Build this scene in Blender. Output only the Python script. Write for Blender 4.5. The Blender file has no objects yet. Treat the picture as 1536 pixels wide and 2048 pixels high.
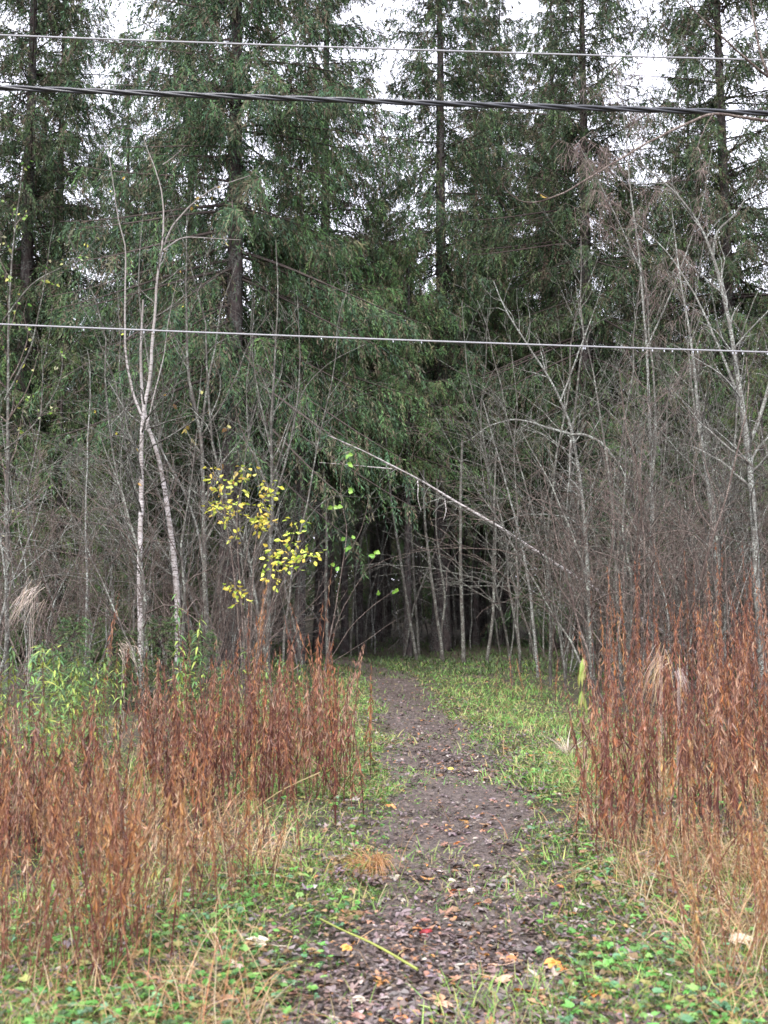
import bpy, math, random
import numpy as np
from mathutils import Vector

# ------------------------------------------------------------------ camera, sky, sun, exposure
S = bpy.context.scene
COL = S.collection
PITCH = math.radians(4.4)
CAM_Z = 1.6
FPX = 2048.0                      # focal length in photo pixels
cam_d = bpy.data.cameras.new("camera")
cam_d.sensor_fit = 'VERTICAL'; cam_d.sensor_height = 36.0; cam_d.lens = 36.0
cam_d.clip_start = 0.05; cam_d.clip_end = 1500
cam_d.dof.use_dof = True; cam_d.dof.focus_distance = 14.0; cam_d.dof.aperture_fstop = 4.0
cam = bpy.data.objects.new("camera", cam_d)
cam.location = (0, 0, CAM_Z); cam.rotation_euler = (math.radians(90) + PITCH, 0, 0)
COL.objects.link(cam); S.camera = cam

SUN_EL, SUN_ROT = math.radians(48), math.radians(200)
W = bpy.data.worlds.new("World"); S.world = W; W.use_nodes = True
nt = W.node_tree; nt.nodes.clear()
sky = nt.nodes.new('ShaderNodeTexSky'); sky.sky_type = 'NISHITA'; sky.sun_disc = False
sky.sun_elevation = SUN_EL; sky.sun_rotation = SUN_ROT; sky.air_density = 2.0; sky.dust_density = 5.0
mixc = nt.nodes.new('ShaderNodeMix'); mixc.data_type = 'RGBA'; mixc.inputs[0].default_value = 0.9
nt.links.new(sky.outputs[0], mixc.inputs[6]); mixc.inputs[7].default_value = (7.2, 7.2, 8.3, 1)   # even cloud cover
bg = nt.nodes.new('ShaderNodeBackground'); bg.inputs[1].default_value = 0.12
wo = nt.nodes.new('ShaderNodeOutputWorld')
nt.links.new(mixc.outputs[2], bg.inputs[0]); nt.links.new(bg.outputs[0], wo.inputs[0])
sun_d = bpy.data.lights.new("sun", 'SUN'); sun_d.energy = 1.4; sun_d.angle = math.radians(20); sun_d.color = (1.0, 0.97, 0.93)
sun = bpy.data.objects.new("sun", sun_d); COL.objects.link(sun)
sun.rotation_euler = (math.radians(90) - SUN_EL, 0, math.radians(-18))
S.view_settings.view_transform = 'Standard'; S.view_settings.look = 'None'
S.view_settings.exposure = 1.78; S.view_settings.gamma = 1.0
S.render.engine = 'CYCLES'
S.cycles.max_bounces = 4; S.cycles.diffuse_bounces = 3; S.cycles.glossy_bounces = 1; S.cycles.transmission_bounces = 2
S.cycles.use_denoising = True; S.cycles.denoiser = 'OPENIMAGEDENOISE'; S.cycles.denoising_input_passes = 'RGB_ALBEDO_NORMAL'; S.cycles.denoising_prefilter = 'ACCURATE'
S.cycles.filter_width = 1.6

# ------------------------------------------------------------------ geometry of the shot (photo pixel -> real point)
cp, sp = math.cos(PITCH), math.sin(PITCH)
def at(px, py, Y):
    u, v = (px - 768) / FPX, (1024 - py) / FPX
    d = np.array([u, cp - v * sp, sp + v * cp])
    t = Y / d[1]
    return np.array([0, 0, CAM_Z]) + d * t
def ground_y(py):
    v = (1024 - py) / FPX
    return -CAM_Z / (sp + v * cp) * (cp - v * sp)
def X(px, Y): return (px - 768) / FPX * Y / cp

# ------------------------------------------------------------------ noise
_lat = np.random.default_rng(7).random((256, 256))
def vnoise(x, y, f=1.0, o=0):
    x = np.asarray(x, float) * f + 37.1 * o + 1000; y = np.asarray(y, float) * f + 11.7 * o + 1000
    xi = np.floor(x).astype(int); yi = np.floor(y).astype(int); fx = x - xi; fy = y - yi
    fx = fx * fx * (3 - 2 * fx); fy = fy * fy * (3 - 2 * fy)
    g = lambda a, b: _lat[a % 256, b % 256]
    return (g(xi, yi) * (1 - fx) + g(xi + 1, yi) * fx) * (1 - fy) + (g(xi, yi + 1) * (1 - fx) + g(xi + 1, yi + 1) * fx) * fy

# path edges read off the photo: (py, left px, right px)
PE = [(2300, 440, 1230), (2048, 560, 1110), (1900, 670, 1090), (1800, 745, 1075), (1700, 795, 1050), (1600, 802, 1035), (1500, 787, 975),
      (1450, 780, 915), (1400, 762, 862), (1365, 745, 835), (1345, 730, 800), (1325, 690, 740)]
_py = np.array([ground_y(p[0]) for p in PE])
_pl = np.array([X(p[1], ground_y(p[0])) for p in PE]); _pr = np.array([X(p[2], ground_y(p[0])) for p in PE])
_py = np.concatenate([[-6.0], _py, [_py[-1] + 4]]); _pl = np.concatenate([[-1.6], _pl, [_pl[-1] - 1.6]]); _pr = np.concatenate([[1.8], _pr, [_pr[-1] - 2.0]])
PATH_END = _py[-1]
def path_l(y): return np.interp(y, _py, _pl)
def path_r(y): return np.interp(y, _py, _pr)
def path_in(x, y):
    """>0 inside the path: metres to the nearer edge"""
    return np.minimum(x - path_l(y), path_r(y) - x)
def smooth(a, lo, hi):
    t = np.clip((a - lo) / (hi - lo), 0, 1); return t * t * (3 - 2 * t)
def gh(x, y):
    x = np.asarray(x, float); y = np.asarray(y, float)
    far = smooth(np.abs(y), 40, 120)
    h = (vnoise(x, y, .35, 1) - .5) * .16 * (1 - smooth(path_in(x, y), -1.2, .2)) + (vnoise(x, y, 1.6, 2) - .5) * .05 + far * 0
    return h - .05 * smooth(path_in(x, y), -.35, .1)

# ------------------------------------------------------------------ mesh batches
class Geo:
    def __init__(s): s.v = []; s.c = []; s.f = []; s.m = []; s.n = 0; s.sm = []
    def add(s, V, F, C, mat=0, smooth_=False):
        V = np.asarray(V, np.float32).reshape(-1, 3); F = np.asarray(F, np.int64)
        C = np.asarray(C, np.float32)
        if C.ndim == 1: C = np.tile(C[None, :3], (len(V), 1))
        s.v.append(V); s.c.append(C[:, :3]); s.f.append(F + s.n); s.m.append(mat); s.sm.append(smooth_); s.n += len(V)
    def build(s, name, mats, parent=None, link=True):
        me = bpy.data.meshes.new(name)
        V = np.concatenate(s.v); C = np.concatenate(s.c)
        me.vertices.add(len(V)); me.vertices.foreach_set("co", V.ravel())
        loops = np.concatenate([f.ravel() for f in s.f])
        sizes = np.concatenate([np.full(len(f), f.shape[1]) for f in s.f])
        mi = np.concatenate([np.full(len(f), m) for f, m in zip(s.f, s.m)])
        sm = np.concatenate([np.full(len(f), q) for f, q in zip(s.f, s.sm)])
        me.loops.add(len(loops)); me.loops.foreach_set("vertex_index", loops.astype(np.int32))
        me.polygons.add(len(sizes))
        me.polygons.foreach_set("loop_start", np.concatenate([[0], np.cumsum(sizes)[:-1]]).astype(np.int32))
        me.polygons.foreach_set("material_index", mi.astype(np.int32))
        me.polygons.foreach_set("use_smooth", sm)
        a = me.color_attributes.new("Col", 'FLOAT_COLOR', 'POINT')
        a.data.foreach_set("color", np.concatenate([C, np.ones((len(C), 1), np.float32)], 1).ravel())
        for m in (mats if isinstance(mats, (list, tuple)) else [mats]): me.materials.append(m)
        me.update(calc_edges=True)
        ob = bpy.data.objects.new(name, me)
        if link: COL.objects.link(ob)
        if parent is not None: ob.parent = parent
        return ob

def norm(a):
    return a / np.maximum(np.linalg.norm(a, axis=-1, keepdims=True), 1e-9)
def tubes(g, P, R, C, sides=4, mat=0):
    """P (K,n,3) centre lines, R (K,n) radii, C (K,3) or (3,)"""
    P = np.asarray(P, float); R = np.asarray(R, float); K, n, _ = P.shape
    T = norm(np.gradient(P, axis=1))
    mean = norm(P[:, -1] - P[:, 0])
    ref = np.where(np.abs(mean[:, 2:3]) > .8, np.array([[1., 0, 0]]), np.array([[0, 0, 1.]]))[:, None, :]
    A = norm(np.cross(T, ref)); B = np.cross(T, A)
    th = np.arange(sides) / sides * 2 * np.pi
    V = P[:, :, None, :] + R[:, :, None, None] * (A[:, :, None, :] * np.cos(th)[:, None] + B[:, :, None, :] * np.sin(th)[:, None])
    idx = np.arange(K * n * sides).reshape(K, n, sides)
    a = idx[:, :-1]; b = idx[:, 1:]
    F = np.stack([a, np.roll(a, -1, 2), np.roll(b, -1, 2), b], -1).reshape(-1, 4)
    C = np.asarray(C, float)
    if C.ndim == 2: C = np.repeat(C, n * sides, 0)
    g.add(V, F, C, mat, True)
def tube(g, pts, radii, C, sides=8, mat=0):
    tubes(g, np.array(pts)[None], np.array(radii)[None], C, sides, mat)
def sprays(g, base, d, w, L, C, mat=0):
    """needle sprays: one pointed diamond each"""
    K = len(base); d = norm(d)
    s = norm(np.cross(d, w))
    L = L[:, None]
    V = np.stack([base, base + d * L * .35 + s * L * .105, base + d * L, base + d * L * .4 - s * L * .105], 1)
    F = np.arange(K * 4).reshape(K, 4)
    g.add(V, F, np.repeat(C, 4, 0), mat)
def leaves(g, base, d, side, L, Wd, C, fold=.25, bend=.3, mat=0):
    """leaf blades with a midrib fold and a lengthwise bend"""
    K = len(base); d = norm(d); side = norm(side - d * np.sum(side * d, 1, keepdims=True)); n = np.cross(d, side)
    L = L[:, None]; Wd = Wd[:, None]
    fold = np.broadcast_to(np.asarray(fold, float).reshape(-1, 1), (K, 1)); bend = np.broadcast_to(np.asarray(bend, float).reshape(-1, 1), (K, 1))
    pts = []
    mid = lambda t: base + d * L * t - n * bend * L * t * t
    m0, m1, m2, m3 = mid(0), mid(.33), mid(.7), mid(1.)
    def lr(m, w): return m + side * w * Wd / 2 + n * fold * w * Wd, m - side * w * Wd / 2 + n * fold * w * Wd
    l1, r1 = lr(m1, 1.); l2, r2 = lr(m2, .7)
    V = np.stack([m0, l1, m1, r1, l2, m2, r2, m3], 1)
    o = np.arange(K)[:, None] * 8
    T3 = np.concatenate([o + np.array([q]) for q in ([0, 2, 1], [0, 3, 2], [4, 5, 7], [5, 6, 7])])
    T4 = np.concatenate([o + np.array([q]) for q in ([1, 2, 5, 4], [2, 3, 6, 5])])
    Cc = np.repeat(C, 8, 0); V = V.reshape(-1, 3)
    n0 = g.n; g.add(V, T3, Cc, mat)
    g.f.append(T4 + n0); g.m.append(mat); g.sm.append(False)
def ribbons(g, P, Wd, C, side, mat=0):
    """grass blades: P (K,n,3), width (K,), side (K,3)"""
    K, n, _ = P.shape
    t = np.linspace(1, .08, n)[None, :, None] ** .7
    off = side[:, None, :] * Wd[:, None, None] * t * .5
    V = np.stack([P - off, P + off], 2)
    idx = np.arange(K * n * 2).reshape(K, n, 2)
    F = np.stack([idx[:, :-1, 0], idx[:, :-1, 1], idx[:, 1:, 1], idx[:, 1:, 0]], -1).reshape(-1, 4)
    g.add(V, F, np.repeat(C, n * 2, 0), mat)
def pick(rng, pal, K, jit=.18, p=None):
    pal = np.array(pal, float); i = rng.choice(len(pal), K, p=p)
    return pal[i] * (1 + rng.normal(0, jit, (K, 1))).clip(.4, 1.8) * (1 + rng.normal(0, jit * .25, (K, 3)))
def rdir(rng, K):
    return norm(rng.normal(size=(K, 3)))

# ------------------------------------------------------------------ materials
def new_mat(name):
    m = bpy.data.materials.new(name); m.use_nodes = True
    t = m.node_tree; t.nodes.clear(); o = t.nodes.new('ShaderNodeOutputMaterial')
    p = t.nodes.new('ShaderNodeBsdfPrincipled'); t.links.new(p.outputs[0], o.inputs[0])
    return m, t, p, o
def nz(t, scale, detail=3, vec=None, rough=.55):
    n = t.nodes.new('ShaderNodeTexNoise'); n.inputs['Scale'].default_value = scale; n.inputs['Detail'].default_value = detail
    n.inputs['Roughness'].default_value = rough
    if vec is not None: t.links.new(vec, n.inputs['Vector'])
    return n
def ramp(t, fac, stops):
    r = t.nodes.new('ShaderNodeValToRGB'); e = r.color_ramp.elements
    while len(e) < len(stops): e.new(.5)
    for q, (p, c) in zip(e, stops): q.position = p; q.color = (*c, 1)
    t.links.new(fac, r.inputs[0]); return r
def mix(t, fac, a, b, mode='MIX'):
    m = t.nodes.new('ShaderNodeMix'); m.data_type = 'RGBA'; m.blend_type = mode
    for s, v in ((0, fac), (6, a), (7, b)):
        if hasattr(v, 'links') or hasattr(v, 'is_linked'): t.links.new(v, m.inputs[s])
        elif isinstance(v, (int, float)): m.inputs[s].default_value = v
        else: m.inputs[s].default_value = (*v, 1)
    return m.outputs[2]
def leafy(name, rough=.6, spec=.25, trans=.25, var=.25, nscale=3.):
    """plant surface: own colour per leaf, mottled by noise, a little light through it"""
    m, t, p, o = new_mat(name)
    a = t.nodes.new('ShaderNodeAttribute'); a.attribute_name = 'Col'
    tc = t.nodes.new('ShaderNodeTexCoord')
    n = nz(t, nscale, 3, tc.outputs['Object'])
    oi = t.nodes.new('ShaderNodeObjectInfo')
    mr = t.nodes.new('ShaderNodeMapRange'); mr.inputs['From Min'].default_value = .3; mr.inputs['From Max'].default_value = .7
    mr.inputs['To Min'].default_value = 1 - var; mr.inputs['To Max'].default_value = 1 + var
    t.links.new(n.outputs[0], mr.inputs[0])
    mo = t.nodes.new('ShaderNodeMapRange'); mo.inputs['To Min'].default_value = .82; mo.inputs['To Max'].default_value = 1.18
    t.links.new(oi.outputs['Random'], mo.inputs[0])
    mu = t.nodes.new('ShaderNodeMath'); mu.operation = 'MULTIPLY'; t.links.new(mr.outputs[0], mu.inputs[0]); t.links.new(mo.outputs[0], mu.inputs[1])
    hs = t.nodes.new('ShaderNodeHueSaturation'); t.links.new(a.outputs['Color'], hs.inputs['Color']); t.links.new(mu.outputs[0], hs.inputs['Value'])
    mh = t.nodes.new('ShaderNodeMapRange'); mh.inputs['To Min'].default_value = .485; mh.inputs['To Max'].default_value = .515
    t.links.new(oi.outputs['Random'], mh.inputs[0]); t.links.new(mh.outputs[0], hs.inputs['Hue'])
    t.links.new(hs.outputs[0], p.inputs['Base Color'])
    p.inputs['Roughness'].default_value = rough; p.inputs['Specular IOR Level'].default_value = spec
    if trans:
        tr = t.nodes.new('ShaderNodeBsdfTranslucent'); t.links.new(hs.outputs[0], tr.inputs[0])
        ms = t.nodes.new('ShaderNodeMixShader'); ms.inputs[0].default_value = trans
        t.links.new(p.outputs[0], ms.inputs[1]); t.links.new(tr.outputs[0], ms.inputs[2]); t.links.new(ms.outputs[0], o.inputs[0])
    return m
M_needle = leafy('spruce_needles', .7, .15, .12, .3, .9)
M_leaf = leafy('green_leaf', .42, .45, .3, .15, 9)
M_dry = leafy('dry_leaf', .5, .35, .22, .2, 8)
M_grass = leafy('grass_blade', .55, .3, .25, .2, 2)
M_litter = leafy('fallen_leaf', .38, .55, .05, .2, 20)

def bark(name, base, dark, patch, scale=1., patch_amt=.5, rough=.85):
    m, t, p, o = new_mat(name)
    tc = t.nodes.new('ShaderNodeTexCoord'); mp = t.nodes.new('ShaderNodeMapping'); mp.inputs['Scale'].default_value = (1, 1, .25)
    t.links.new(tc.outputs['Object'], mp.inputs[0])
    n1 = nz(t, 22 * scale, 5, mp.outputs[0], .65); n2 = nz(t, 6 * scale, 3, tc.outputs['Object']); n3 = nz(t, 35 * scale, 2, tc.outputs['Object'])
    c1 = mix(t, ramp(t, n1.outputs[0], [(.38, (0, 0, 0)), (.6, (1, 1, 1))]).outputs[0], dark, base)
    ml = t.nodes.new('ShaderNodeMath'); ml.operation = 'MULTIPLY'
    r2 = ramp(t, n2.outputs[0], [(.5 - patch_amt * .2, (0, 0, 0)), (.62, (1, 1, 1))]); r3 = ramp(t, n3.outputs[0], [(.48, (0, 0, 0)), (.56, (1, 1, 1))])
    t.links.new(r2.outputs[0], ml.inputs[0]); t.links.new(r3.outputs[0], ml.inputs[1])
    c2 = mix(t, ml.outputs[0], c1, patch)
    t.links.new(c2, p.inputs['Base Color']); p.inputs['Roughness'].default_value = rough; p.inputs['Specular IOR Level'].default_value = .25
    b = t.nodes.new('ShaderNodeBump'); b.inputs['Strength'].default_value = .5; b.inputs['Distance'].default_value = .01
    t.links.new(n1.outputs[0], b.inputs['Height']); t.links.new(b.outputs[0], p.inputs['Normal'])
    return m
M_spruce_bark = bark('spruce_bark', (.075, .058, .055), (.02, .016, .016), (.12, .13, .115), .8, .4)
M_stem = bark('grey_stem_bark', (.102, .092, .08), (.04, .034, .03), (.25, .27, .23), 1.4, .4)
M_stem2 = bark('brown_twig_bark', (.115, .092, .076), (.06, .038, .035), (.26, .22, .19), 2., .3)
M_lichen = bark('lichen_bark', (.155, .146, .13), (.055, .048, .042), (.36, .39, .35), 1.5, .8)
def birch_mat():
    m, t, p, o = new_mat('birch_bark')
    tc = t.nodes.new('ShaderNodeTexCoord'); mp = t.nodes.new('ShaderNodeMapping'); mp.inputs['Scale'].default_value = (1, 1, 4.5)
    t.links.new(tc.outputs['Object'], mp.inputs[0])
    n1 = nz(t, 9, 4, mp.outputs[0], .6); n2 = nz(t, 2.2, 3, tc.outputs['Object'])
    c1 = mix(t, ramp(t, n1.outputs[0], [(.42, (0, 0, 0)), (.5, (1, 1, 1))]).outputs[0], (.07, .055, .05), (.5, .47, .46))
    c2 = mix(t, ramp(t, n2.outputs[0], [(.45, (0, 0, 0)), (.7, (1, 1, 1))]).outputs[0], c1, (.22, .19, .17))
    sx = t.nodes.new('ShaderNodeSeparateXYZ'); t.links.new(tc.outputs['Object'], sx.inputs[0])
    mz = t.nodes.new('ShaderNodeMapRange'); mz.inputs['From Min'].default_value = 3.2; mz.inputs['From Max'].default_value = 6.; mz.inputs['To Max'].default_value = .75; t.links.new(sx.outputs[2], mz.inputs[0])
    c2 = mix(t, mz.outputs[0], c2, (.20, .18, .16))
    t.links.new(c2, p.inputs['Base Color']); p.inputs['Roughness'].default_value = .7; p.inputs['Specular IOR Level'].default_value = .3
    return m
M_birch = birch_mat()

def ground_mat(name, path=False):
    m, t, p, o = new_mat(name)
    tc = t.nodes.new('ShaderNodeTexCoord'); v = tc.outputs['Object']
    n1 = nz(t, .7, 4, v); n2 = nz(t, 6, 5, v, .7); n3 = nz(t, 38, 4, v, .7); n4 = nz(t, 110, 2, v)
    if path:
        a = mix(t, ramp(t, n2.outputs[0], [(.35, (0, 0, 0)), (.65, (1, 1, 1))]).outputs[0], (.08, .06, .047), (.165, .127, .105))
        a = mix(t, ramp(t, n3.outputs[0], [(.4, (0, 0, 0)), (.62, (1, 1, 1))]).outputs[0], (.055, .042, .038), a)
        a = mix(t, ramp(t, n4.outputs[0], [(.6, (0, 0, 0)), (.72, (1, 1, 1))]).outputs[0], a, (.2, .165, .15))
        r = ramp(t, n1.outputs[0], [(.35, (.42, .42, .42)), (.65, (.75, .75, .75))]); t.links.new(r.outputs[0], p.inputs['Roughness'])
        p.inputs['Specular IOR Level'].default_value = .45
    else:
        a = mix(t, ramp(t, n1.outputs[0], [(.4, (0, 0, 0)), (.62, (1, 1, 1))]).outputs[0], (.07, .052, .032), (.045, .06, .02))
        a = mix(t, ramp(t, n2.outputs[0], [(.45, (0, 0, 0)), (.6, (1, 1, 1))]).outputs[0], a, (.12, .085, .045))
        a = mix(t, ramp(t, n3.outputs[0], [(.42, (0, 0, 0)), (.6, (1, 1, 1))]).outputs[0], (.03, .025, .018), a)
        p.inputs['Roughness'].default_value = .9
    t.links.new(a, p.inputs['Base Color'])
    b = t.nodes.new('ShaderNodeBump'); b.inputs['Strength'].default_value = .8; b.inputs['Distance'].default_value = .03
    t.links.new(n3.outputs[0], b.inputs['Height']); t.links.new(b.outputs[0], p.inputs['Normal'])
    return m
M_ground = ground_mat('forest_soil'); M_path = ground_mat('trodden_mud', True)
def metal(name, col, rough):
    m, t, p, o = new_mat(name)
    tc = t.nodes.new('ShaderNodeTexCoord'); n = nz(t, 14, 3, tc.outputs['Object'])
    c = mix(t, n.outputs[0], tuple(x * .7 for x in col), tuple(x * 1.25 for x in col))
    t.links.new(c, p.inputs['Base Color']); p.inputs['Roughness'].default_value = rough
    return m
M_wire = metal('dull_aluminium', (.27, .27, .285), .6); M_wire.node_tree.nodes['Principled BSDF'].inputs['Metallic'].default_value = .3
M_cable = metal('black_cable_sheath', (.03, .032, .038), .28)

# ------------------------------------------------------------------ things
def empty(name, loc=(0, 0, 0)):
    o = bpy.data.objects.new(name, None); COL.objects.link(o); o.location = loc; o.empty_display_size = .1
    return o
def tag(o, label=None, cat=None, group=None, kind=None):
    for k, v in (('label', label), ('category', cat), ('group', group), ('kind', kind)):
        if v: o[k] = v
    return o
def copy_tree(o, parent=None):
    c = o.copy(); COL.objects.link(c); c.parent = parent
    for ch in o.children: copy_tree(ch, c)
    return c
class Proto:
    """first placement moves the original, later ones copy it"""
    def __init__(s, root): s.root = root; s.used = False
    def put(s, x, y, sc=1., rz=0., label=None, cat=None, group=None, tilt=(0, 0), dz=0., sz=None):
        o = s.root if not s.used else copy_tree(s.root); s.used = True
        o.location = (x, y, float(gh(x, y)) + dz); o.rotation_euler = (tilt[0], tilt[1], rz); o.scale = (sc, sc, sz or sc)
        return tag(o, label, cat, group)

# ------------------------------------------------------------------ ground and path
def axis(lo, hi, f0, f1, fine, grow):
    a = list(np.arange(f0, f1, fine)); s = fine
    while a[-1] < hi: s *= grow; a.append(a[-1] + s)
    s = fine; b = []; c = f0
    while c > lo: s *= grow; c -= s; b.append(c)
    return np.array(b[::-1] + a)
gx = axis(-500, 500, -5, 5, .07, 1.12); gy = axis(-120, 900, 2.5, 18, .07, 1.10)
GX, GY = np.meshgrid(gx, gy); GZ = gh(GX, GY) + (vnoise(GX, GY, 7, 5) - .5) * .03
g = Geo(); idx = np.arange(GX.size).reshape(GX.shape)
g.add(np.stack([GX, GY, GZ], -1), np.stack([idx[:-1, :-1], idx[:-1, 1:], idx[1:, 1:], idx[1:, :-1]], -1).reshape(-1, 4), (1, 1, 1), 0, True)
tag(g.build('ground', M_ground), kind='structure')
ys = np.concatenate([np.arange(-5, 2.5, .15), np.arange(2.5, 14, .035), np.arange(14, PATH_END, .1)]); us = np.linspace(0, 1, 61)
YY, UU = np.meshgrid(ys, us, indexing='ij')
wob = lambda y, o: (vnoise(y, y * 0, 2.3, o) - .5) * .3 + (vnoise(y, y * 0, 8, o) - .5) * .2 + (vnoise(y, y * 0, 19, o) - .5) * .08
Lx = path_l(ys) - .1 + wob(ys, 11); Rx = path_r(ys) + .1 + wob(ys, 12)
XX = Lx[:, None] + (Rx - Lx)[:, None] * UU
edge = np.minimum(XX - Lx[:, None], Rx[:, None] - XX)
ZZ = gh(XX, YY) - .02 + .045 * smooth(edge, 0, .12) + (vnoise(XX, YY, 14, 6) - .5) * .03 * smooth(edge, 0, .1) + (vnoise(XX, YY, 30, 8) - .5) * .014
g = Geo(); idx = np.arange(XX.size).reshape(XX.shape)
g.add(np.stack([XX, YY, ZZ], -1), np.stack([idx[:-1, :-1], idx[:-1, 1:], idx[1:, 1:], idx[1:, :-1]], -1).reshape(-1, 4), (1, 1, 1), 0, True)
tag(g.build('path', M_path), kind='structure')

# ------------------------------------------------------------------ spruces
GREENS = [(.058, .100, .050), (.080, .130, .054), (.042, .074, .044), (.105, .10, .065)]
def make_spruce(seed, H, R, z0, droop=.35, dens=1., open_=1., greens=GREENS, spray=.13, pw=.8, dead=True):
    rng = np.random.default_rng(seed)
    root = empty('spruce')
    gt = Geo()
    zt = np.linspace(-.2, H, 16); wob_ = np.cumsum(rng.normal(0, .012 * H / 20, (16, 2)), 0)
    wob_[0] = 0; rt = .0098 * H * (1 - zt.clip(0) / H * .97) + .004; rt[0] *= 1.35
    tube(gt, np.stack([wob_[:, 0], wob_[:, 1], zt], 1), rt, (1, 1, 1), 9)
    gt.build('trunk', M_spruce_bark, root)
    gc = Geo()
    NB = int((H - z0) * 15 * dens)
    z = z0 + (H - z0) * np.sort(rng.random(NB)); wh = min(.5, (H - z0) / 14); z = np.round(z / wh) * wh + rng.normal(0, .09 * wh / .5, NB); z = np.minimum(z, H - .15)
    f = ((H - z) / (H - z0)).clip(0, 1)
    L = R * f ** pw * rng.uniform(.55, 1.12, NB) + .12
    L *= np.where(rng.random(NB) < .12 * open_, rng.uniform(.35, .7, NB), 1)
    az = np.arange(NB) * 2.4 + rng.normal(0, .5, NB)
    # irregular sides: gaps and fuller lobes
    lob = .8 + .35 * vnoise(az * 1.3 + 50, z * .55, 1, seed); L *= lob
    n = 8; t = np.linspace(0, 1, n)
    slope = (1 - f) * .9 - f * droop * 1.1 + rng.normal(0, .09, NB)
    cur = az[:, None] + rng.normal(0, .12, NB)[:, None] * t
    rr = L[:, None] * t
    zz = z[:, None] + L[:, None] * (slope[:, None] * t - droop * .7 * t * t * f[:, None] + .22 * t ** 3 * f[:, None])
    P = np.stack([np.cos(cur) * rr, np.sin(cur) * rr, zz], -1)
    tubes(gc, P, (.004 + .009 * L[:, None]) * (1 - .85 * t), (.07, .055, .05), 3, 1)
    # branchlets
    cnt = np.maximum(3, (L / .042).astype(int)); bi = np.repeat(np.arange(NB), cnt); K = len(bi)
    tt = rng.uniform(.06, 1, K) ** .95
    k = tt * (n - 1); k0 = np.minimum(k.astype(int), n - 2); fr = (k - k0)[:, None]
    base = P[bi, k0] * (1 - fr) + P[bi, k0 + 1] * fr
    out = norm(P[bi, k0 + 1] - P[bi, k0]); side = norm(np.cross(out, np.array([0, 0, 1.]))) * rng.choice([-1, 1], K)[:, None]
    bl = (np.minimum(.75, .2 + .19 * L[bi]) * rng.uniform(.5, 1.15, K) * (1.12 - .55 * tt))
    d0 = norm(side * rng.uniform(.1, 1., K)[:, None] + out * rng.uniform(.3, .9, K)[:, None] + np.array([0, 0, -1.]) * rng.uniform(0, .6, K)[:, None])
    nseg = 12; s = np.linspace(.05, 1, nseg)
    hang = rng.uniform(.35, 1.25, K)[:, None, None] * min(1, droop * 2.6)
    Q = base[:, None, :] + bl[:, None, None] * (d0[:, None, :] * s[None, :, None] * (1 - .25 * s[None, :, None]) + np.array([0, 0, -1.]) * hang * (s ** 1.6)[None, :, None])
    D = norm(np.gradient(Q, axis=1)).reshape(-1, 3); Qf = Q.reshape(-1, 3)
    D2 = norm(D + .68 * rdir(rng, len(D)))
    tone = np.repeat(pick(rng, greens, K, .2), nseg, 0) * (1 + rng.normal(0, .12, (K * nseg, 1)))
    br = np.repeat(rng.random(K) < .10, nseg); tone[br] = np.array([.10, .075, .055]) * rng.uniform(.7, 1.2, (br.sum(), 1))
    sprays(gc, Qf, D2, rdir(rng, len(D)), spray * rng.uniform(.7, 1.3, len(D)), tone, 0)
    if dead:       # bare dead branches under the crown
        ND = int(z0 * 9) + 4; zd = rng.uniform(.5, z0 + 1.5, ND); ad = rng.uniform(0, 6.28, ND); Ld = rng.uniform(.4, 1.6, ND)
        td = np.linspace(0, 1, 5)
        Pd = np.stack([np.cos(ad)[:, None] * Ld[:, None] * td, np.sin(ad)[:, None] * Ld[:, None] * td, zd[:, None] + Ld[:, None] * (-.25 * td - .2 * td ** 2) + rng.normal(0, .03, (ND, 5)) * td], -1)
        tubes(gc, Pd, (.011 * (1 - .8 * td))[None].repeat(ND, 0), (.11, .10, .095), 3, 1)
        j = rng.integers(0, ND, ND * 5); tj = rng.integers(1, 4, ND * 5); b0 = Pd[j, tj]
        dd = norm(rdir(rng, ND * 5) + np.array([0, 0, -.6])); ll = rng.uniform(.15, .55, ND * 5)[:, None, None]; t3 = np.linspace(0, 1, 3)[None, :, None]
        tubes(gc, b0[:, None] + dd[:, None] * ll * t3 + np.array([0, 0, -.15]) * t3 ** 2, np.tile([.005, .004, .001], (ND * 5, 1)), (.11, .10, .095), 3, 1)
    gc.build('crown', [M_needle, M_twigcol], root)
    return root
M_twigcol = leafy('spruce_twig', .85, .15, 0, .25, 6)

BRIGHT = [(.085, .150, .060), (.115, .185, .066), (.060, .105, .052), (.135, .13, .075)]
tall = [Proto(make_spruce(101 + i, 24, r, zb, dr, 1.28, 1, GREENS, .108, pwv)) for i, (r, zb, dr, pwv) in enumerate([(4.0, 5.2, .5, .58), (3.3, 6.6, .55, .58), (2.8, 6.2, .5, .56), (4.1, 2.2, .5, .6)])]
mids = [Proto(make_spruce(120 + i, 13, 2.9, 1.6 + i * .5, .5, 1.15, .6, BRIGHT, .095, .75)) for i in range(2)]
over = [Proto(make_spruce(130 + i, 14, 2.9, 5.9 + .4 * i, .42, 1.35, .6, BRIGHT, .095, .7)) for i in range(2)]
rs = np.random.default_rng(5)
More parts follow.
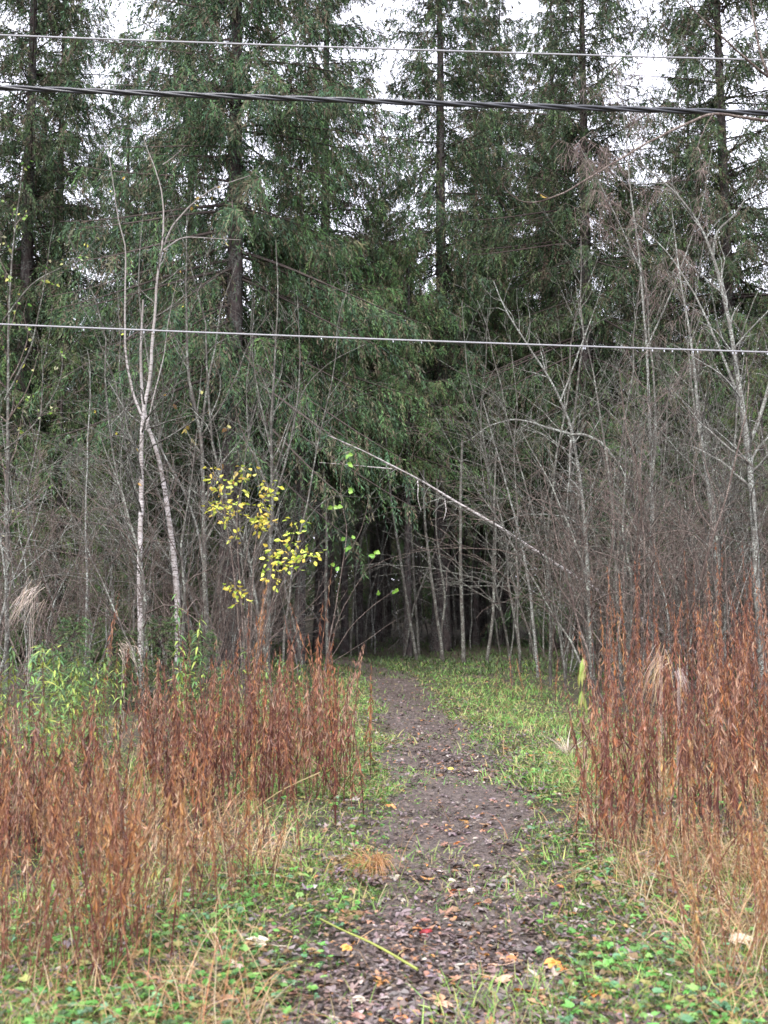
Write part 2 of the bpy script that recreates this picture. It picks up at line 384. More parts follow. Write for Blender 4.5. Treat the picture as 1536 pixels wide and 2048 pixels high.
# front row: px of trunk, distance, height scale, variant, label
FRONT = [
 (40, 25, 1.02, 3, 'huge dark spruce filling the upper left corner of the wood edge'),
 (462, 21.5, 1.05, 0, 'tall spruce with its thick dark trunk showing behind the upper wires'),
 (648, 27, .98, 1, 'tall spruce right of the one with the visible trunk, sky on its right side'),
 (880, 27.5, 1.04, 2, 'slim tall spruce standing over the forest path, dark trunk seen through thin branches'),
 (1008, 33, .92, 1, 'slender spruce just right of the slim spruce over the path, its tip low'),
 (1178, 27, 1.0, 0, 'tall dark spruce above the leaning bare trees, wide sky gap on its right'),
 (1470, 26, 1.03, 3, 'tall spruce in the upper right corner behind the bare overhanging branch'),
 (245, 38, .96, 2, 'distant spruce in the gap between the two biggest left spruces'),
 (-170, 28, 1.0, 1, 'dark spruce beyond the far left edge of the thicket'),
 (1720, 29, 1.0, 0, 'dark spruce beyond the far right edge of the thicket'),
 (745, 40, .72, 1, 'far spruce tip showing low in the sky gap above the path'),
 (1330, 42, .74, 2, 'far thin spruce in the sky gap left of the corner spruce'),
 (368, 29.5, .97, 2, 'dark spruce behind the left side of the spruce with the visible trunk'),
 (108, 31, 1.0, 2, 'dark spruce just right of the huge corner spruce'),
 (958, 37, 1.0, 2, 'far dark spruce between the slim spruce and the slender one'),
 (1118, 33, .95, 2, 'dark spruce just left of the tall one above the leaning bare trees'),
 (305, 31, .64, 1, 'spruce filling the gap left of the spruce with the visible trunk'),
 (558, 34, .70, 2, 'spruce standing between the two tallest left spruces'),
 (770, 35, .70, 1, 'broad spruce whose top ends in the sky gap left of the slim spruce'),
 (1092, 35, .74, 1, 'spruce whose top fills the lower gap left of the upper wires crossing'),
 (1262, 37, .72, 3, 'broad spruce low behind the brown seed hung birch'),
 (1392, 33, .86, 2, 'narrow spruce left of the upper right corner spruce'),
]
for i, (px, Y, sc, v, lab) in enumerate(FRONT):
    tall[v].put(X(px, Y), Y, sc, rs.uniform(0, 6.28), lab, 'spruce', 'tall spruces along the wood edge')
MIDS = [
 (600, 23, .98, 0, 'bright green drooping spruce in front of the tall ones, left of the path opening'),
 (815, 25.5, .78, 1, 'lower bushy spruce hanging right over the dark path opening'),
 (120, 22, .62, 1, 'low bushy spruce behind the white birch clump on the left'),
 (330, 24, .74, 0, 'green spruce whose low branches show behind the white birch clump'),
 (1110, 29, .78, 1, 'mid-height spruce behind the pale leaning bare tree'),
 (1420, 25, .66, 0, 'low spruce mixed into the brown thicket on the right'),
 (950, 30, .8, 0, 'small spruce behind the bushy one over the path opening'),
 (395, 29, .8, 1, 'mid-height spruce in the shade behind the yellow leaved shrub'),
 (-60, 23, .8, 0, 'leafy low spruce at the left edge of the wood'),
 (1270, 24, .5, 0, 'low green spruce deep in the right thicket, half hidden by bare stems'),
 (1530, 20.5, .55, 1, 'low spruce behind the big grey tree at the right edge'),
 (690, 27, .8, 1, 'bushy spruce whose low boughs roof the dark path opening'),
 (230, 21, .42, 1, 'small green spruce between the birches and the left edge'),
 (1620, 25, .85, 1, 'bushy low spruce at the right edge of the wood'),
]
OVER = ('lower bushy', 'bright green drooping', 'small spruce behind', 'bushy spruce whose low boughs')
for px, Y, sc, v, lab in MIDS:
    (over if lab.startswith(OVER) else mids)[v].put(X(px, Y), Y, sc, rs.uniform(0, 6.28), lab, 'spruce', 'younger spruces under the tall ones')
# the wood behind: rows of spruces, lower where the sky shows through
for i in range(16):
    Y = 28.5 + i * 1.35; px = [705, 985, 770, 930, 670, 880, 820, 1000][i % 8] + rs.uniform(-25, 25)
    over[i % 2].put(X(px, Y), Y, rs.uniform(.75, 1.0), rs.uniform(0, 6.28), 'spruce with a bare lower trunk standing in the dark beyond the path opening', 'spruce', 'bare trunked spruces inside the path opening')
k = 0; pts = []
while k < 80:
    Y = rs.uniform(30, 60); px = rs.uniform(-450, 1990); x = X(px, Y)
    
    if any((x - a) ** 2 + (Y - b) ** 2 < 5 for a, b in pts): continue
    pts.append((x, Y)); k += 1
    v = rs.integers(0, 2)
    hmax = (.29 * Y + 1.6) * rs.uniform(.55, 1.05)
    if px < 150 or rs.random() < .1: hmax *= 1.3
    if Y < 52 and abs(px - 835) < 190 + 3.1 * hmax / 13 / Y * 2048: k -= 1; pts.pop(); continue
    mids[v].put(x, Y, hmax / 13 * 1.0, rs.uniform(0, 6.28), 'spruce crowded among others in the dark wood behind the front row', 'spruce', 'spruces crowded in the dark wood behind')

# far wood seen only between the trunks: one uncountable mass
def far_wood():
    rng = np.random.default_rng(77); g = Geo()
    K = 90000
    a = rng.uniform(-1.05, 1.05, K); Y = rng.uniform(62, 72, K)
    x = np.tan(a * .9) * Y * .9
    top = 7.5 + 3.5 * vnoise(x, x * 0, .3, 3) + 3 * vnoise(x, x * 0, .9, 4)
    z = top * rng.random(K) ** .85
    base = np.stack([x, Y, z], 1)
    sprays(g, base, rdir(rng, K) * [1, .6, 1] + [0, 0, -.6], rdir(rng, K), rng.uniform(.5, 1.1, K), pick(rng, GREENS, K, .2), 0)
    T = 260; x = rng.uniform(-85, 85, T); y = rng.uniform(58, 72, T); t = np.linspace(0, 1, 4)
    P = np.stack([x[:, None] + 0 * t, y[:, None] + 0 * t, 9 * t[None] + 0 * x[:, None]], -1)
    tubes(g, P, np.tile([.14, .12, .09, .04], (T, 1)), (.06, .05, .05), 5, 1)
    return g.build('far_wood', [M_needle, M_twigcol])
tag(far_wood(), kind='stuff')

# ------------------------------------------------------------------ bare trees, saplings, shrubs
def limb(rng, start, d, L, r0, n, wander, up, r1=.15):
    """one wandering limb -> (n,3), (n,)"""
    P = [np.array(start, float)]; d = np.array(d, float); st = L / (n - 1)
    for i in range(n - 1):
        d = d + rng.normal(0, wander, 3) + np.array([0, 0, up]); d = d / np.linalg.norm(d)
        P.append(P[-1] + d * st)
    return np.array(P), r0 * np.linspace(1, r1, n)
def grow(rng, P, R, level, out, dens, ang, wander, up, lenf, maxlev, tmin=.25):
    """side limbs off a limb, recursively; out[level] collects (P,R)"""
    seg = np.linalg.norm(np.diff(P, axis=0), axis=1); L = seg.sum()
    m = rng.poisson(dens[level] * L) if level < len(dens) else 0
    npt = (9, 6, 5, 4)[min(level, 3)]
    for _ in range(m):
        t = rng.uniform(tmin, .97); k = t * (len(P) - 1); i = int(k); f = k - i
        b = P[i] * (1 - f) + P[i + 1] * f; ax = (P[i + 1] - P[i]); ax = ax / np.linalg.norm(ax)
        r = (R[i] * (1 - f) + R[i + 1] * f) * .62
        s = rng.normal(size=3); s -= ax * s.dot(ax); s /= np.linalg.norm(s)
        a = ang + rng.normal(0, .15)
        l = L * lenf * rng.uniform(.4, 1.1) * (1.15 - .75 * t)
        if l < .06: continue
        P2, R2 = limb(rng, b, ax * math.cos(a) + s * math.sin(a), l, max(r, .0022), npt, wander, up)
        out.setdefault(npt, []).append((P2, R2))
        if level + 1 < maxlev: grow(rng, P2, R2, level + 1, out, dens, ang, wander, up, lenf, maxlev, .15)
def flush(g, out, col, sides=3, mat=0):
    for npt, lst in out.items():
        P = np.array([a for a, _ in lst]); R = np.array([b for _, b in lst]); tubes(g, P, np.maximum(R, .0028), col, sides, mat)
WHITE = (1, 1, 1)
def make_sapling(seed, H, r, mat, twig, stems=1, lean=.1, dens=(2.2, 3.5), ang=.6, lenf=.42, up=.05, wander=.09, name='bare_sapling'):
    rng = np.random.default_rng(seed); root = empty(name); gt = Geo(); gb = Geo(); out = {}
    for s in range(stems):
        a = rng.uniform(0, 6.28); ln = rng.uniform(.3, 1) * lean
        h = H * rng.uniform(.7, 1.05) if s else H
        P, R = limb(rng, (math.cos(a) * .05 * (stems > 1), math.sin(a) * .05 * (stems > 1), -.08), (math.cos(a) * ln, math.sin(a) * ln, 1), h, r * rng.uniform(.7, 1.05), 14, .10, .02, .18)
        tube(gt, P, R, WHITE, 6)
        grow(rng, P, R, 0, out, dens, ang, wander, up, lenf, len(dens), .22)
    if name == 'slim_trunk': flush(gt, out, WHITE, 3, 1); gt.build('trunk', [mat, twig], root); return root
    gt.build('trunk', mat, root)
    flush(gb, out, WHITE); gb.build('branches', twig, root)
    return root
sap = []
for i in range(4): sap.append(Proto(make_sapling(200 + i, 6.5 + .5 * i, .028 + .004 * i, M_stem, M_stem, 1, .12, (3.0, 4.2), .7, .40, -.01, .13)))
for i in range(3): sap.append(Proto(make_sapling(210 + i, 5., .02, M_lichen, M_stem, 2, .25, (3.0, 4.5), .75, .42, -.04, .15)))
shr = []
for i in range(4): shr.append(Proto(make_sapling(220 + i, 3.4, .014, M_stem2, M_stem2, 5, .5, (3.6, 5), .6, .45, .04, .12, 'bare_shrub')))
for i in range(3): shr.append(Proto(make_sapling(230 + i, 4.6, .024, [M_lichen, M_stem, M_stem2][i], [M_lichen, M_stem2, M_stem2][i], 3, .7, (2.6, 3.5), .85, .55, -.07, .17, 'bare_shrub')))
slim = [Proto(make_sapling(240 + i, 5.5, .03, M_stem, M_stem2, 1, .06, (1.0, 2.0), .8, .2, -.02, .1, 'slim_trunk')) for i in range(4)]
for i in (0,): slim[i].root.children[0].data.materials[0] = M_lichen

def scatter(n, px0, px1, y0, y1, protos, s0, s1, label, cat, group, avoid=None, seed=1):
    rng = np.random.default_rng(seed); k = 0; tries = 0
    while k < n and tries < n * 30:
        tries += 1
        Y = rng.uniform(y0, y1); px = rng.uniform(px0, px1); x = X(px, Y)
        if avoid and avoid(px, Y): continue
        if path_in(x, Y) > -.5: continue
        s = rng.uniform(s0, s1)
        protos[rng.integers(len(protos))].put(x, Y, s, rng.uniform(0, 6.28), label, cat, group, (rng.normal(0, .06), rng.normal(0, .06)))
        k += 1
scatter(62, 1000, 1700, 14.5, 24, sap, .7, 1.15, 'thin grey bare sapling in the dense thicket right of the path', 'sapling', 'bare saplings right of the path', lambda p, y: y < 17 and p < 1080, 11)
scatter(60, 1000, 1700, 13.5, 24, shr, .7, 1.2, 'tangled bare shrub in the thicket right of the path', 'shrub', 'bare shrubs right of the path', lambda p, y: p < 1080 + (22 - y) * 12, 12)
scatter(24, 1000, 1700, 23, 29, sap, .9, 1.3, 'thin bare sapling at the back of the thicket right of the path', 'sapling', 'bare saplings at the back on the right', None, 16)
scatter(34, -150, 620, 15, 24, sap, .6, 1.05, 'thin bare sapling in the thicket left of the path', 'sapling', 'bare saplings left of the path', None, 13)
scatter(38, -150, 570, 13, 24, shr, .6, 1.1, 'tangled bare shrub in the thicket left of the path', 'shrub', 'bare shrubs left of the path', lambda p, y: p > 560 and y < 17, 14)
scatter(44, 620, 1020, 25, 38, slim, .8, 1.3, 'thin trunk standing in the dark inside the wood', 'tree', 'thin trunks in the dark of the wood', None, 15)

# ------------------------------------------------------------------ trees drawn out one by one
def px_line(pts, Y0, Y1, n=None):
    """photo points of one limb, its distance running from Y0 (first) to Y1 (last), resampled smoothly"""
    K = len(pts); Y = np.linspace(Y0, Y1, K)
    W_ = np.array([at(p[0], p[1], y) for p, y in zip(pts, Y)])
    n = n or K * 4
    s = np.concatenate([[0], np.cumsum(np.linalg.norm(np.diff(W_, axis=0), axis=1))]); q = np.linspace(0, s[-1], n)
    Z = np.stack([np.interp(q, s, W_[:, i]) for i in range(3)], 1)
    for _ in range(2): Z[1:-1] = (Z[:-2] + 2 * Z[1:-1] + Z[2:]) / 4
    return Z
def to_ground(Z, extra=.05):
    b = Z[0].copy(); g0 = float(gh(b[0], b[1])) - extra
    if b[2] > g0:
        m = max(2, int((b[2] - g0) / .15)); dx = (Z[0] - Z[3]) if len(Z) > 3 else Z[0] - Z[1]
        zz = np.linspace(g0, b[2], m, endpoint=False); f = (b[2] - zz) / max(abs(dx[2]), .05)
        A = np.stack([b[0] + dx[0] * f * .3, b[1] + 0 * zz, zz], 1); Z = np.concatenate([A, Z])
    return Z
def drawn_tree(name, label, cat, limbs, seed, tmat, bmat, dens=(1.6, 3.), ang=.7, lenf=.28, up=.04, wander=.1, group=None, maxlev=2, leaf=None, part='trunk'):
    """limbs: list of (photo points, Y0, Y1, r0, r1, grounded)"""
    rng = np.random.default_rng(seed); gt = Geo(); gb = Geo(); out = {}; origin = None
    lines = []
    for pts, Y0, Y1, r0, r1, gr in limbs:
        Z = px_line(pts, Y0, Y1)
        if gr: Z = to_ground(Z)
        if origin is None: origin = Z[0].copy()
        Z = Z + np.cumsum(rng.normal(0, .004, Z.shape), 0) * [1, 1, .3]
        lines.append((Z - origin, np.linspace(r0, r1, len(Z))))
    root = empty(name, tuple(origin))
    per = []
    for Z, R in lines:
        tube(gt, Z, R, WHITE, 7); o1 = {}
        grow(rng, Z, R, 0, o1, dens, ang, wander, up, lenf, maxlev, .3); per.append(o1)
        for k_, v_ in o1.items(): out.setdefault(k_, []).extend(v_)
    few = sum(len(q) for q in out.values()) < 40
    if name == 'slim_trunk' or part == 'stems' or few:
        flush(gt, out, WHITE, 3, 1); gt.build(part, [tmat, bmat], root)
    else: gt.build(part, tmat, root)
    if out and not (name == 'slim_trunk' or part == 'stems' or few):
        for o1 in per:                                  # the twigs of each limb are one part
            if o1: gb = Geo(); flush(gb, o1, WHITE); gb.build('branches', bmat, root)
    tag(root, label, cat, group)
    if leaf: leaf(rng, root, out, lines)
    return root, out, lines, origin

def leaf_on_twigs(frac, Lm, Wm, pal, partname='foliage', hang=.5, filt=None):
    def fn(rng, root, out, lines):
        B = []; 
        for npt, lst in out.items():
            for P, R in lst:
                for i in range(1, len(P)):
                    if rng.random() < frac and (filt is None or filt(P[i] + np.array(root.location))): B.append(P[i])
        if not B: return
        B = np.array(B); K = len(B); g = Geo()
        d = norm(rdir(rng, K) * [1, 1, .5] + np.array([0, 0, -hang])); s = rdir(rng, K)
        stalk = .02
        leaves(g, B + d * stalk * .5, d, s, Lm * rng.uniform(.7, 1.25, K), Wm * rng.uniform(.75, 1.2, K), pick(rng, pal, K, .15), rng.uniform(.05, .35, K), rng.uniform(-.1, .5, K))
        g.build(partname, M_leaf, root)
    return fn
YEL = [(.48, .54, .08), (.60, .56, .08), (.36, .46, .07), (.62, .46, .09)]
OLD = [(.45, .32, .08), (.4, .38, .12), (.5, .45, .2), (.35, .2, .07)]
GRN = [(.16, .36, .06), (.24, .42, .07)]
PALE = [(.3, .4, .15), (.42, .45, .16), (.5, .5, .3), (.5, .52, .12)]

drawn_tree('birch', 'white barked birch rising from the rust brown weeds left of the path', 'birch',
  [([(286, 1385), (284, 1250), (284, 1100), (286, 1000), (286, 900), (290, 830), (302, 760), (312, 650), (316, 560), (328, 500), (331, 420), (324, 360), (298, 300), (292, 275)], 15.5, 15.7, .055, .004, True),
   ([(290, 850), (268, 790), (252, 720), (250, 600), (254, 500), (236, 430), (226, 340), (220, 290)], 15.5, 15.1, .02, .004, False),
   ([(328, 490), (345, 450), (380, 410), (430, 375), (500, 350)], 15.6, 15.2, .016, .004, False),
   ([(326, 500), (360, 472), (420, 476), (480, 480)], 15.6, 15.9, .013, .004, False),
   ([(326, 330), (352, 312), (370, 296)], 15.6, 15.5, .009, .003, False),
   ([(292, 860), (330, 700), (335, 640), (352, 560)], 15.5, 15.0, .012, .003, False)],
  301, M_birch, M_stem, (2.6, 3.4), .8, .24, .01, .12, None, 2, leaf_on_twigs(.035, .07, .045, OLD + YEL, 'foliage', .8))
drawn_tree('birch', 'slanting birch leaning left across the upright white birch', 'birch',
  [([(356, 1290), (352, 1170), (343, 1080), (334, 1000), (318, 900), (300, 860), (288, 800), (284, 700), (290, 600)], 16.3, 15.9, .06, .014, True)],
  302, M_birch, M_stem, (1.2, 2.2), .6, .22, .05, .1)
drawn_tree('bare_tree', 'thin grey stem slanting right behind the slanting birch', 'tree',
  [([(412, 1150), (398, 1060), (370, 980), (335, 915), (310, 860), (262, 830), (220, 760)], 16.8, 16.4, .028, .008, True)],
  303, M_lichen, M_stem, (1.2, 2.2), .6, .2, .04, .12)
drawn_tree('bare_tree', 'twin forked grey tree with a few old yellow leaves beside the white birch', 'tree',
  [([(412, 1330), (410, 1150), (408, 1000), (403, 860), (385, 800), (374, 720), (372, 560), (376, 420)], 16.0, 16.2, .05, .006, True),
   ([(403, 860), (412, 780), (428, 700), (440, 610), (470, 520)], 16.1, 15.8, .022, .004, False),
   ([(404, 870), (450, 800), (478, 740), (500, 680), (545, 620)], 16.1, 15.6, .016, .004, False)],
  304, M_stem, M_stem, (1.8, 3.2), .6, .22, .04, .1, None, 2, leaf_on_twigs(.16, .10, .065, OLD, 'foliage', .9, lambda p: 2.6 < p[2] < 4.9))
drawn_tree('bare_tree', 'bare tree with fanned upright branches just left of the path opening', 'tree',
  [([(535, 1340), (538, 1150), (545, 980), (540, 860), (548, 720), (556, 600), (552, 480)], 17.0, 17.3, .045, .006, True),
   ([(545, 960), (575, 860), (610, 770), (665, 720), (730, 690)], 17.1, 16.5, .018, .004, False),
   ([(542, 900), (520, 800), (505, 700), (512, 600)], 17.1, 17.3, .016, .004, False)],
  305, M_stem, M_stem, (2.4, 4.), .55, .26, .05, .1)
drawn_tree('bare_tree', 'slender pale stem standing alone left of the white birch', 'tree',
  [([(172, 1290), (174, 1150), (168, 1020), (172, 900), (178, 800), (176, 720), (172, 700)], 14.8, 15.0, .022, .004, True)],
  306, M_lichen, M_stem, (1.5, 2.4), .6, .2, .05, .1)
drawn_tree('leafy_sapling', 'sapling with small pale green leaves at the left edge of the wood', 'sapling',
  [([(12, 1300), (8, 1100), (10, 900), (8, 700), (14, 560), (24, 430), (40, 330)], 13.5, 13.8, .035, .005, True),
   ([(10, 800), (60, 700), (90, 560), (110, 440)], 13.6, 13.2, .014, .003, False),
   ([(8, 640), (70, 560), (140, 530), (210, 470)], 13.7, 13.5, .012, .003, False),
   ([(9, 900), (70, 850), (120, 770), (130, 690)], 13.6, 13.2, .012, .003, False)],
  307, M_stem, M_stem2, (3., 4.2), .75, .24, .03, .12, None, 2, leaf_on_twigs(.20, .06, .042, PALE + GRN, 'foliage', .4))
# the dead birch leaning over the path
drawn_tree('leaning_tree', 'pale dead birch leaning steeply across the dark path opening', 'tree',
  [([(1450, 1345), (1290, 1243), (1160, 1160), (1090, 1115), (1035, 1080), (1000, 1055), (905, 1000), (850, 965), (800, 940), (730, 905), (655, 872)], 20.5, 18., .062, .008, True),
   ([(785, 938), (760, 935), (700, 930), (640, 925)], 18.2, 17.9, .011, .003, False),
   ([(890, 997), (893, 1020), (888, 1040)], 18.4, 18.3, .010, .003, False),
   ([(835, 962), (834, 990), (843, 1020)], 18.3, 18.1, .009, .003, False)],
  310, M_birch, M_lichen, (1.6, 2.), 1.0, .12, -.12, .16)
# the big bare trees on the right
drawn_tree('bare_tree', 'pale barked crooked tree leaning left with arching limbs over the right thicket', 'tree',
  [([(1182, 1320), (1176, 1180), (1166, 1040), (1152, 930), (1140, 860), (1118, 800), (1090, 750), (1058, 700), (1030, 655), (1008, 620), (985, 560)], 17.5, 17.0, .046, .008, True),
   ([(1140, 868), (1105, 858), (1060, 842), (1030, 836), (980, 850), (940, 880)], 17.2, 16.6, .026, .004, False),
   ([(1142, 870), (1170, 868), (1205, 885), (1240, 930), (1262, 985)], 17.2, 16.6, .026, .004, False),
   ([(1142, 880), (1140, 930), (1136, 980), (1132, 1020)], 17.2, 16.8, .02, .003, False),
   ([(1120, 805), (1150, 720), (1180, 640), (1205, 560)], 17.1, 17.4, .016, .003, False)],
  311, M_lichen, M_lichen, (3., 4.), .75, .22, .0, .15)
drawn_tree('bare_tree', 'grey tree on the right whose long limbs slant up to the left', 'tree',
  [([(1524, 1330), (1515, 1200), (1508, 1050), (1494, 900), (1476, 780), (1455, 640), (1425, 520), (1390, 440), (1340, 380), (1280, 330)], 14.5, 14.2, .062, .009, True),
   ([(1425, 520), (1432, 460), (1470, 430), (1510, 360)], 14.3, 13.9, .022, .004, False),
   ([(1478, 790), (1440, 700), (1395, 600), (1330, 500), (1260, 440)], 14.4, 14.8, .02, .005, False),
   ([(1494, 900), (1540, 780), (1560, 600), (1580, 400)], 14.5, 14.5, .03, .005, False)],
  312, M_lichen, M_lichen, (3., 4.), .7, .24, .0, .12)
drawn_tree('bare_tree', 'greyish bare tree with paired trunks behind the tall rust weeds', 'tree',
  [([(1440, 1330), (1430, 1150), (1420, 1000), (1400, 860), (1385, 700), (1360, 560), (1345, 420)], 16.5, 16.9, .05, .006, True),
   ([(1430, 1150), (1460, 1000), (1470, 860), (1490, 700)], 16.6, 16.2, .024, .005, False)],
  313, M_lichen, M_stem, (2.4, 3.8), .6, .26, .03, .11)
drawn_tree('bare_tree', 'thin upright stem in the middle of the right thicket', 'tree',
  [([(1240, 1330), (1232, 1150), (1222, 980), (1205, 880), (1190, 760), (1160, 640), (1150, 560)], 16., 16.4, .032, .005, True)],
  314, M_stem, M_stem, (2.2, 3.6), .6, .24, .04, .1)
drawn_tree('bare_tree', 'bowed grey stem whose low branch arches over the edge of the path opening', 'tree',
  [([(1075, 1330), (1062, 1200), (1040, 1060), (1005, 930), (985, 860), (970, 800)], 18.5, 18.8, .035, .006, True),
   ([(1180, 1080), (1140, 1035), (1080, 1028), (1040, 1030), (1005, 1045)], 18.2, 17.9, .018, .004, False)],
  315, M_lichen, M_stem, (2., 3.2), .8, .24, -.03, .12)
# brown seed-hung birch against the sky on the right
def catkins(rng, root, out, lines):
    B = []
    for npt, lst in out.items():
        for P, R in lst:
            for i in range(1, len(P)):
                for _ in range(2):
                    if rng.random() < .55: B.append(P[i])
    B = np.array(B); K = len(B); g = Geo()
    L = rng.uniform(.08, .3, K)[:, None, None]; t = np.linspace(0, 1, 4)[None, :, None]
    P = B[:, None] + L * (rdir(rng, K)[:, None] * .9 * t + np.array([0, 0, -1.]) * t ** 1.3)
    tubes(g, P, np.tile([.004, .0035, .003, .002], (K, 1)), pick(rng, [(.17, .13, .12), (.22, .175, .155)], K), 3)
    g.build('hanging_twigs', M_twigcol, root)
drawn_tree('birch', 'tall birch with brown hanging twigs against the white sky gap', 'birch',
  [([(1310, 1200), (1300, 900), (1292, 700), (1280, 520), (1262, 380), (1250, 250), (1240, 120)], 19.5, 19.8, .05, .006, True),
   ([(1290, 700), (1350, 560), (1400, 420), (1420, 300)], 19.6, 19.2, .018, .006, False),
   ([(1282, 540), (1230, 430), (1180, 330), (1150, 280)], 19.6, 19.4, .015, .005, False)],
  316, M_lichen, M_stem2, (3.2, 4.), .7, .25, -.03, .12, None, 2, catkins)
# overhanging branch of a tree whose trunk stands right of the frame
drawn_tree('overhanging_tree', 'bare tree reaching in from the right with one long curved branch', 'tree',
  [([(1830, 1700), (1800, 1300), (1770, 900), (1740, 500), (1700, 250), (1640, 50), (1590, -150)], 8.4, 8.6, .09, .03, True),
   ([(1700, 262), (1620, 262), (1536, 240), (1470, 232), (1428, 226), (1370, 248), (1310, 278), (1245, 315), (1190, 348), (1120, 388), (1060, 411), (1020, 395), (1002, 368)], 8.5, 7.6, .016, .0035, False),
   ([(1640, 60), (1560, 170), (1500, 118), (1440, 70), (1390, 20), (1350, -30)], 8.5, 7.9, .016, .004, False),
   ([(1740, 500), (1640, 340), (1560, 200), (1520, 130), (1500, -20)], 8.5, 8.2, .02, .006, False),
   ([(1428, 226), (1405, 262), (1398, 300)], 8.0, 7.9, .004, .002, False)],
  317, M_stem2, M_stem2, (.35, 1.2), .7, .10, .0, .1, None, 1, leaf_on_twigs(.06, .06, .04, YEL, 'foliage', .6))
# thin trunks at the mouth of the wood
for i, (pts, Y, r, lab) in enumerate([
  ([(832, 1312), (815, 1220), (800, 1120), (780, 1000), (770, 850)], 24.5, .045, 'leftmost slim trunk standing at the dark mouth of the path'),
  ([(838, 1314), (828, 1180), (820, 1060), (816, 950), (812, 820)], 25.5, .04, 'second slim trunk at the dark mouth of the path, straight and upright'),
  ([(886, 1316), (876, 1240), (862, 1150), (850, 1060), (846, 940)], 23.5, .045, 'slim leaning trunk in the middle of the path opening'),
  ([(884, 1260), (892, 1200), (882, 1130), (872, 1060), (876, 960)], 23.7, .032, 'crooked thin stem beside the slim leaning trunk in the opening'),
  ([(928, 1318), (924, 1200), (922, 1060), (924, 960), (928, 880)], 22.5, .05, 'thickest pale trunk on the right side of the path opening'),
  ([(975, 1318), (985, 1240), (990, 1120), (985, 1000), (990, 900)], 22., .04, 'thin trunk at the right edge of the opening before the thicket'),
  ([(655, 1300), (652, 1180), (655, 1060), (650, 940)], 21., .04, 'straight thin trunk at the left edge of the opening')]):
    drawn_tree('slim_trunk', lab, 'tree', [(pts, Y, Y + .2, r, r * .5, True)], 330 + i, M_stem, M_stem, (.9, 1.6), .9, .13, -.03, .14)
# yellow leaved shrub
def yellow_leaf(rng, root, out, lines):
    g = Geo(); B = []; D = []
    for Z, R in lines:
        n = len(Z)
        for i in range(int(n * .8), n):
            for _ in range(9):
                a = rng.normal(size=3) * [.9, .8, .3]; a /= np.linalg.norm(a); l = rng.uniform(.02, .12)
                B.append(Z[i] + a * l); D.append(a)
    for npt, lst in out.items():
        for P, R in lst:
            if P[-1][2] < .74 * max(q[0][:, 2].max() for q in lines): continue
            for i in range(1, len(P)):
                if rng.random() < .6: B.append(P[i]); D.append(rng.normal(size=3))
    B = np.array(B); D = np.array(D); K = len(B)
    leaves(g, B, norm(norm(D) + np.array([0, 0, -.25])), rdir(rng, K) * [1, 1, .3], rng.uniform(.045, .074, K), rng.uniform(.028, .042, K), pick(rng, YEL, K, .18), rng.uniform(.05, .3, K), rng.uniform(-.1, .4, K))
    g.build('foliage', M_leaf, root)
drawn_tree('yellow_shrub', 'shrub with bright yellow green leaves in front of the dark wood', 'shrub',
  [([(492, 1400), (475, 1200), (455, 1050), (440, 980), (425, 935)], 11.2, 11.4, .012, .003, True),
   ([(494, 1400), (480, 1180), (470, 1040), (480, 960), (492, 935)], 11.2, 11.0, .01, .003, True),
   ([(496, 1400), (500, 1220), (510, 1080), (520, 1010), (538, 968)], 11.2, 11.0, .01, .003, True),
   ([(470, 1040), (450, 1020), (425, 1010)], 11.2, 11.0, .005, .002, False),
   ([(480, 1180), (500, 1050), (540, 1040)], 11.2, 10.9, .005, .002, False)],
  350, M_stem2, M_stem2, (3.5, 3.), .8, .13, .04, .1, None, 1, yellow_leaf, 'stems')
drawn_tree('yellow_shrub', 'lower yellow leaved shrub bending right towards the dark path opening', 'shrub',
  [([(500, 1400), (530, 1260), (560, 1160), (585, 1090), (598, 1045)], 10.6, 10.4, .010, .003, True),
   ([(502, 1400), (540, 1240), (590, 1130), (620, 1105), (636, 1108)], 10.6, 10.2, .009, .003, True),
   ([(500, 1400), (520, 1220), (540, 1140), (540, 1100)], 10.6, 10.5, .009, .003, True),
   ([(505, 1400), (490, 1220), (475, 1175), (462, 1168)], 10.6, 10.5, .006, .003, True)],
  351, M_stem2, M_stem2, (3.0, 3.), .8, .12, .04, .1, None, 1, yellow_leaf, 'stems')
def big_leaf(spots):
    def fn(rng, root, out, lines):
        g = Geo(); o = np.array(root.location); B = []; 
        for px, py, Y in spots:
            for _ in range(2): B.append(at(px + rng.uniform(-8, 8), py + rng.uniform(-8, 8), Y) - o)
        B = np.array(B); K = len(B)
        d = norm(rdir(rng, K) * [1, .5, .5] + [0, 0, -.2]); s = np.cross(d, [0, 1, 0]) + .5 * rdir(rng, K)
        leaves(g, B, d, s, rng.uniform(.05, .07, K), rng.uniform(.042, .055, K), pick(rng, [(.16, .33, .05), (.22, .38, .06)], K, .1), .12, .25)
        g.build('foliage', M_leaf, root)
    return fn
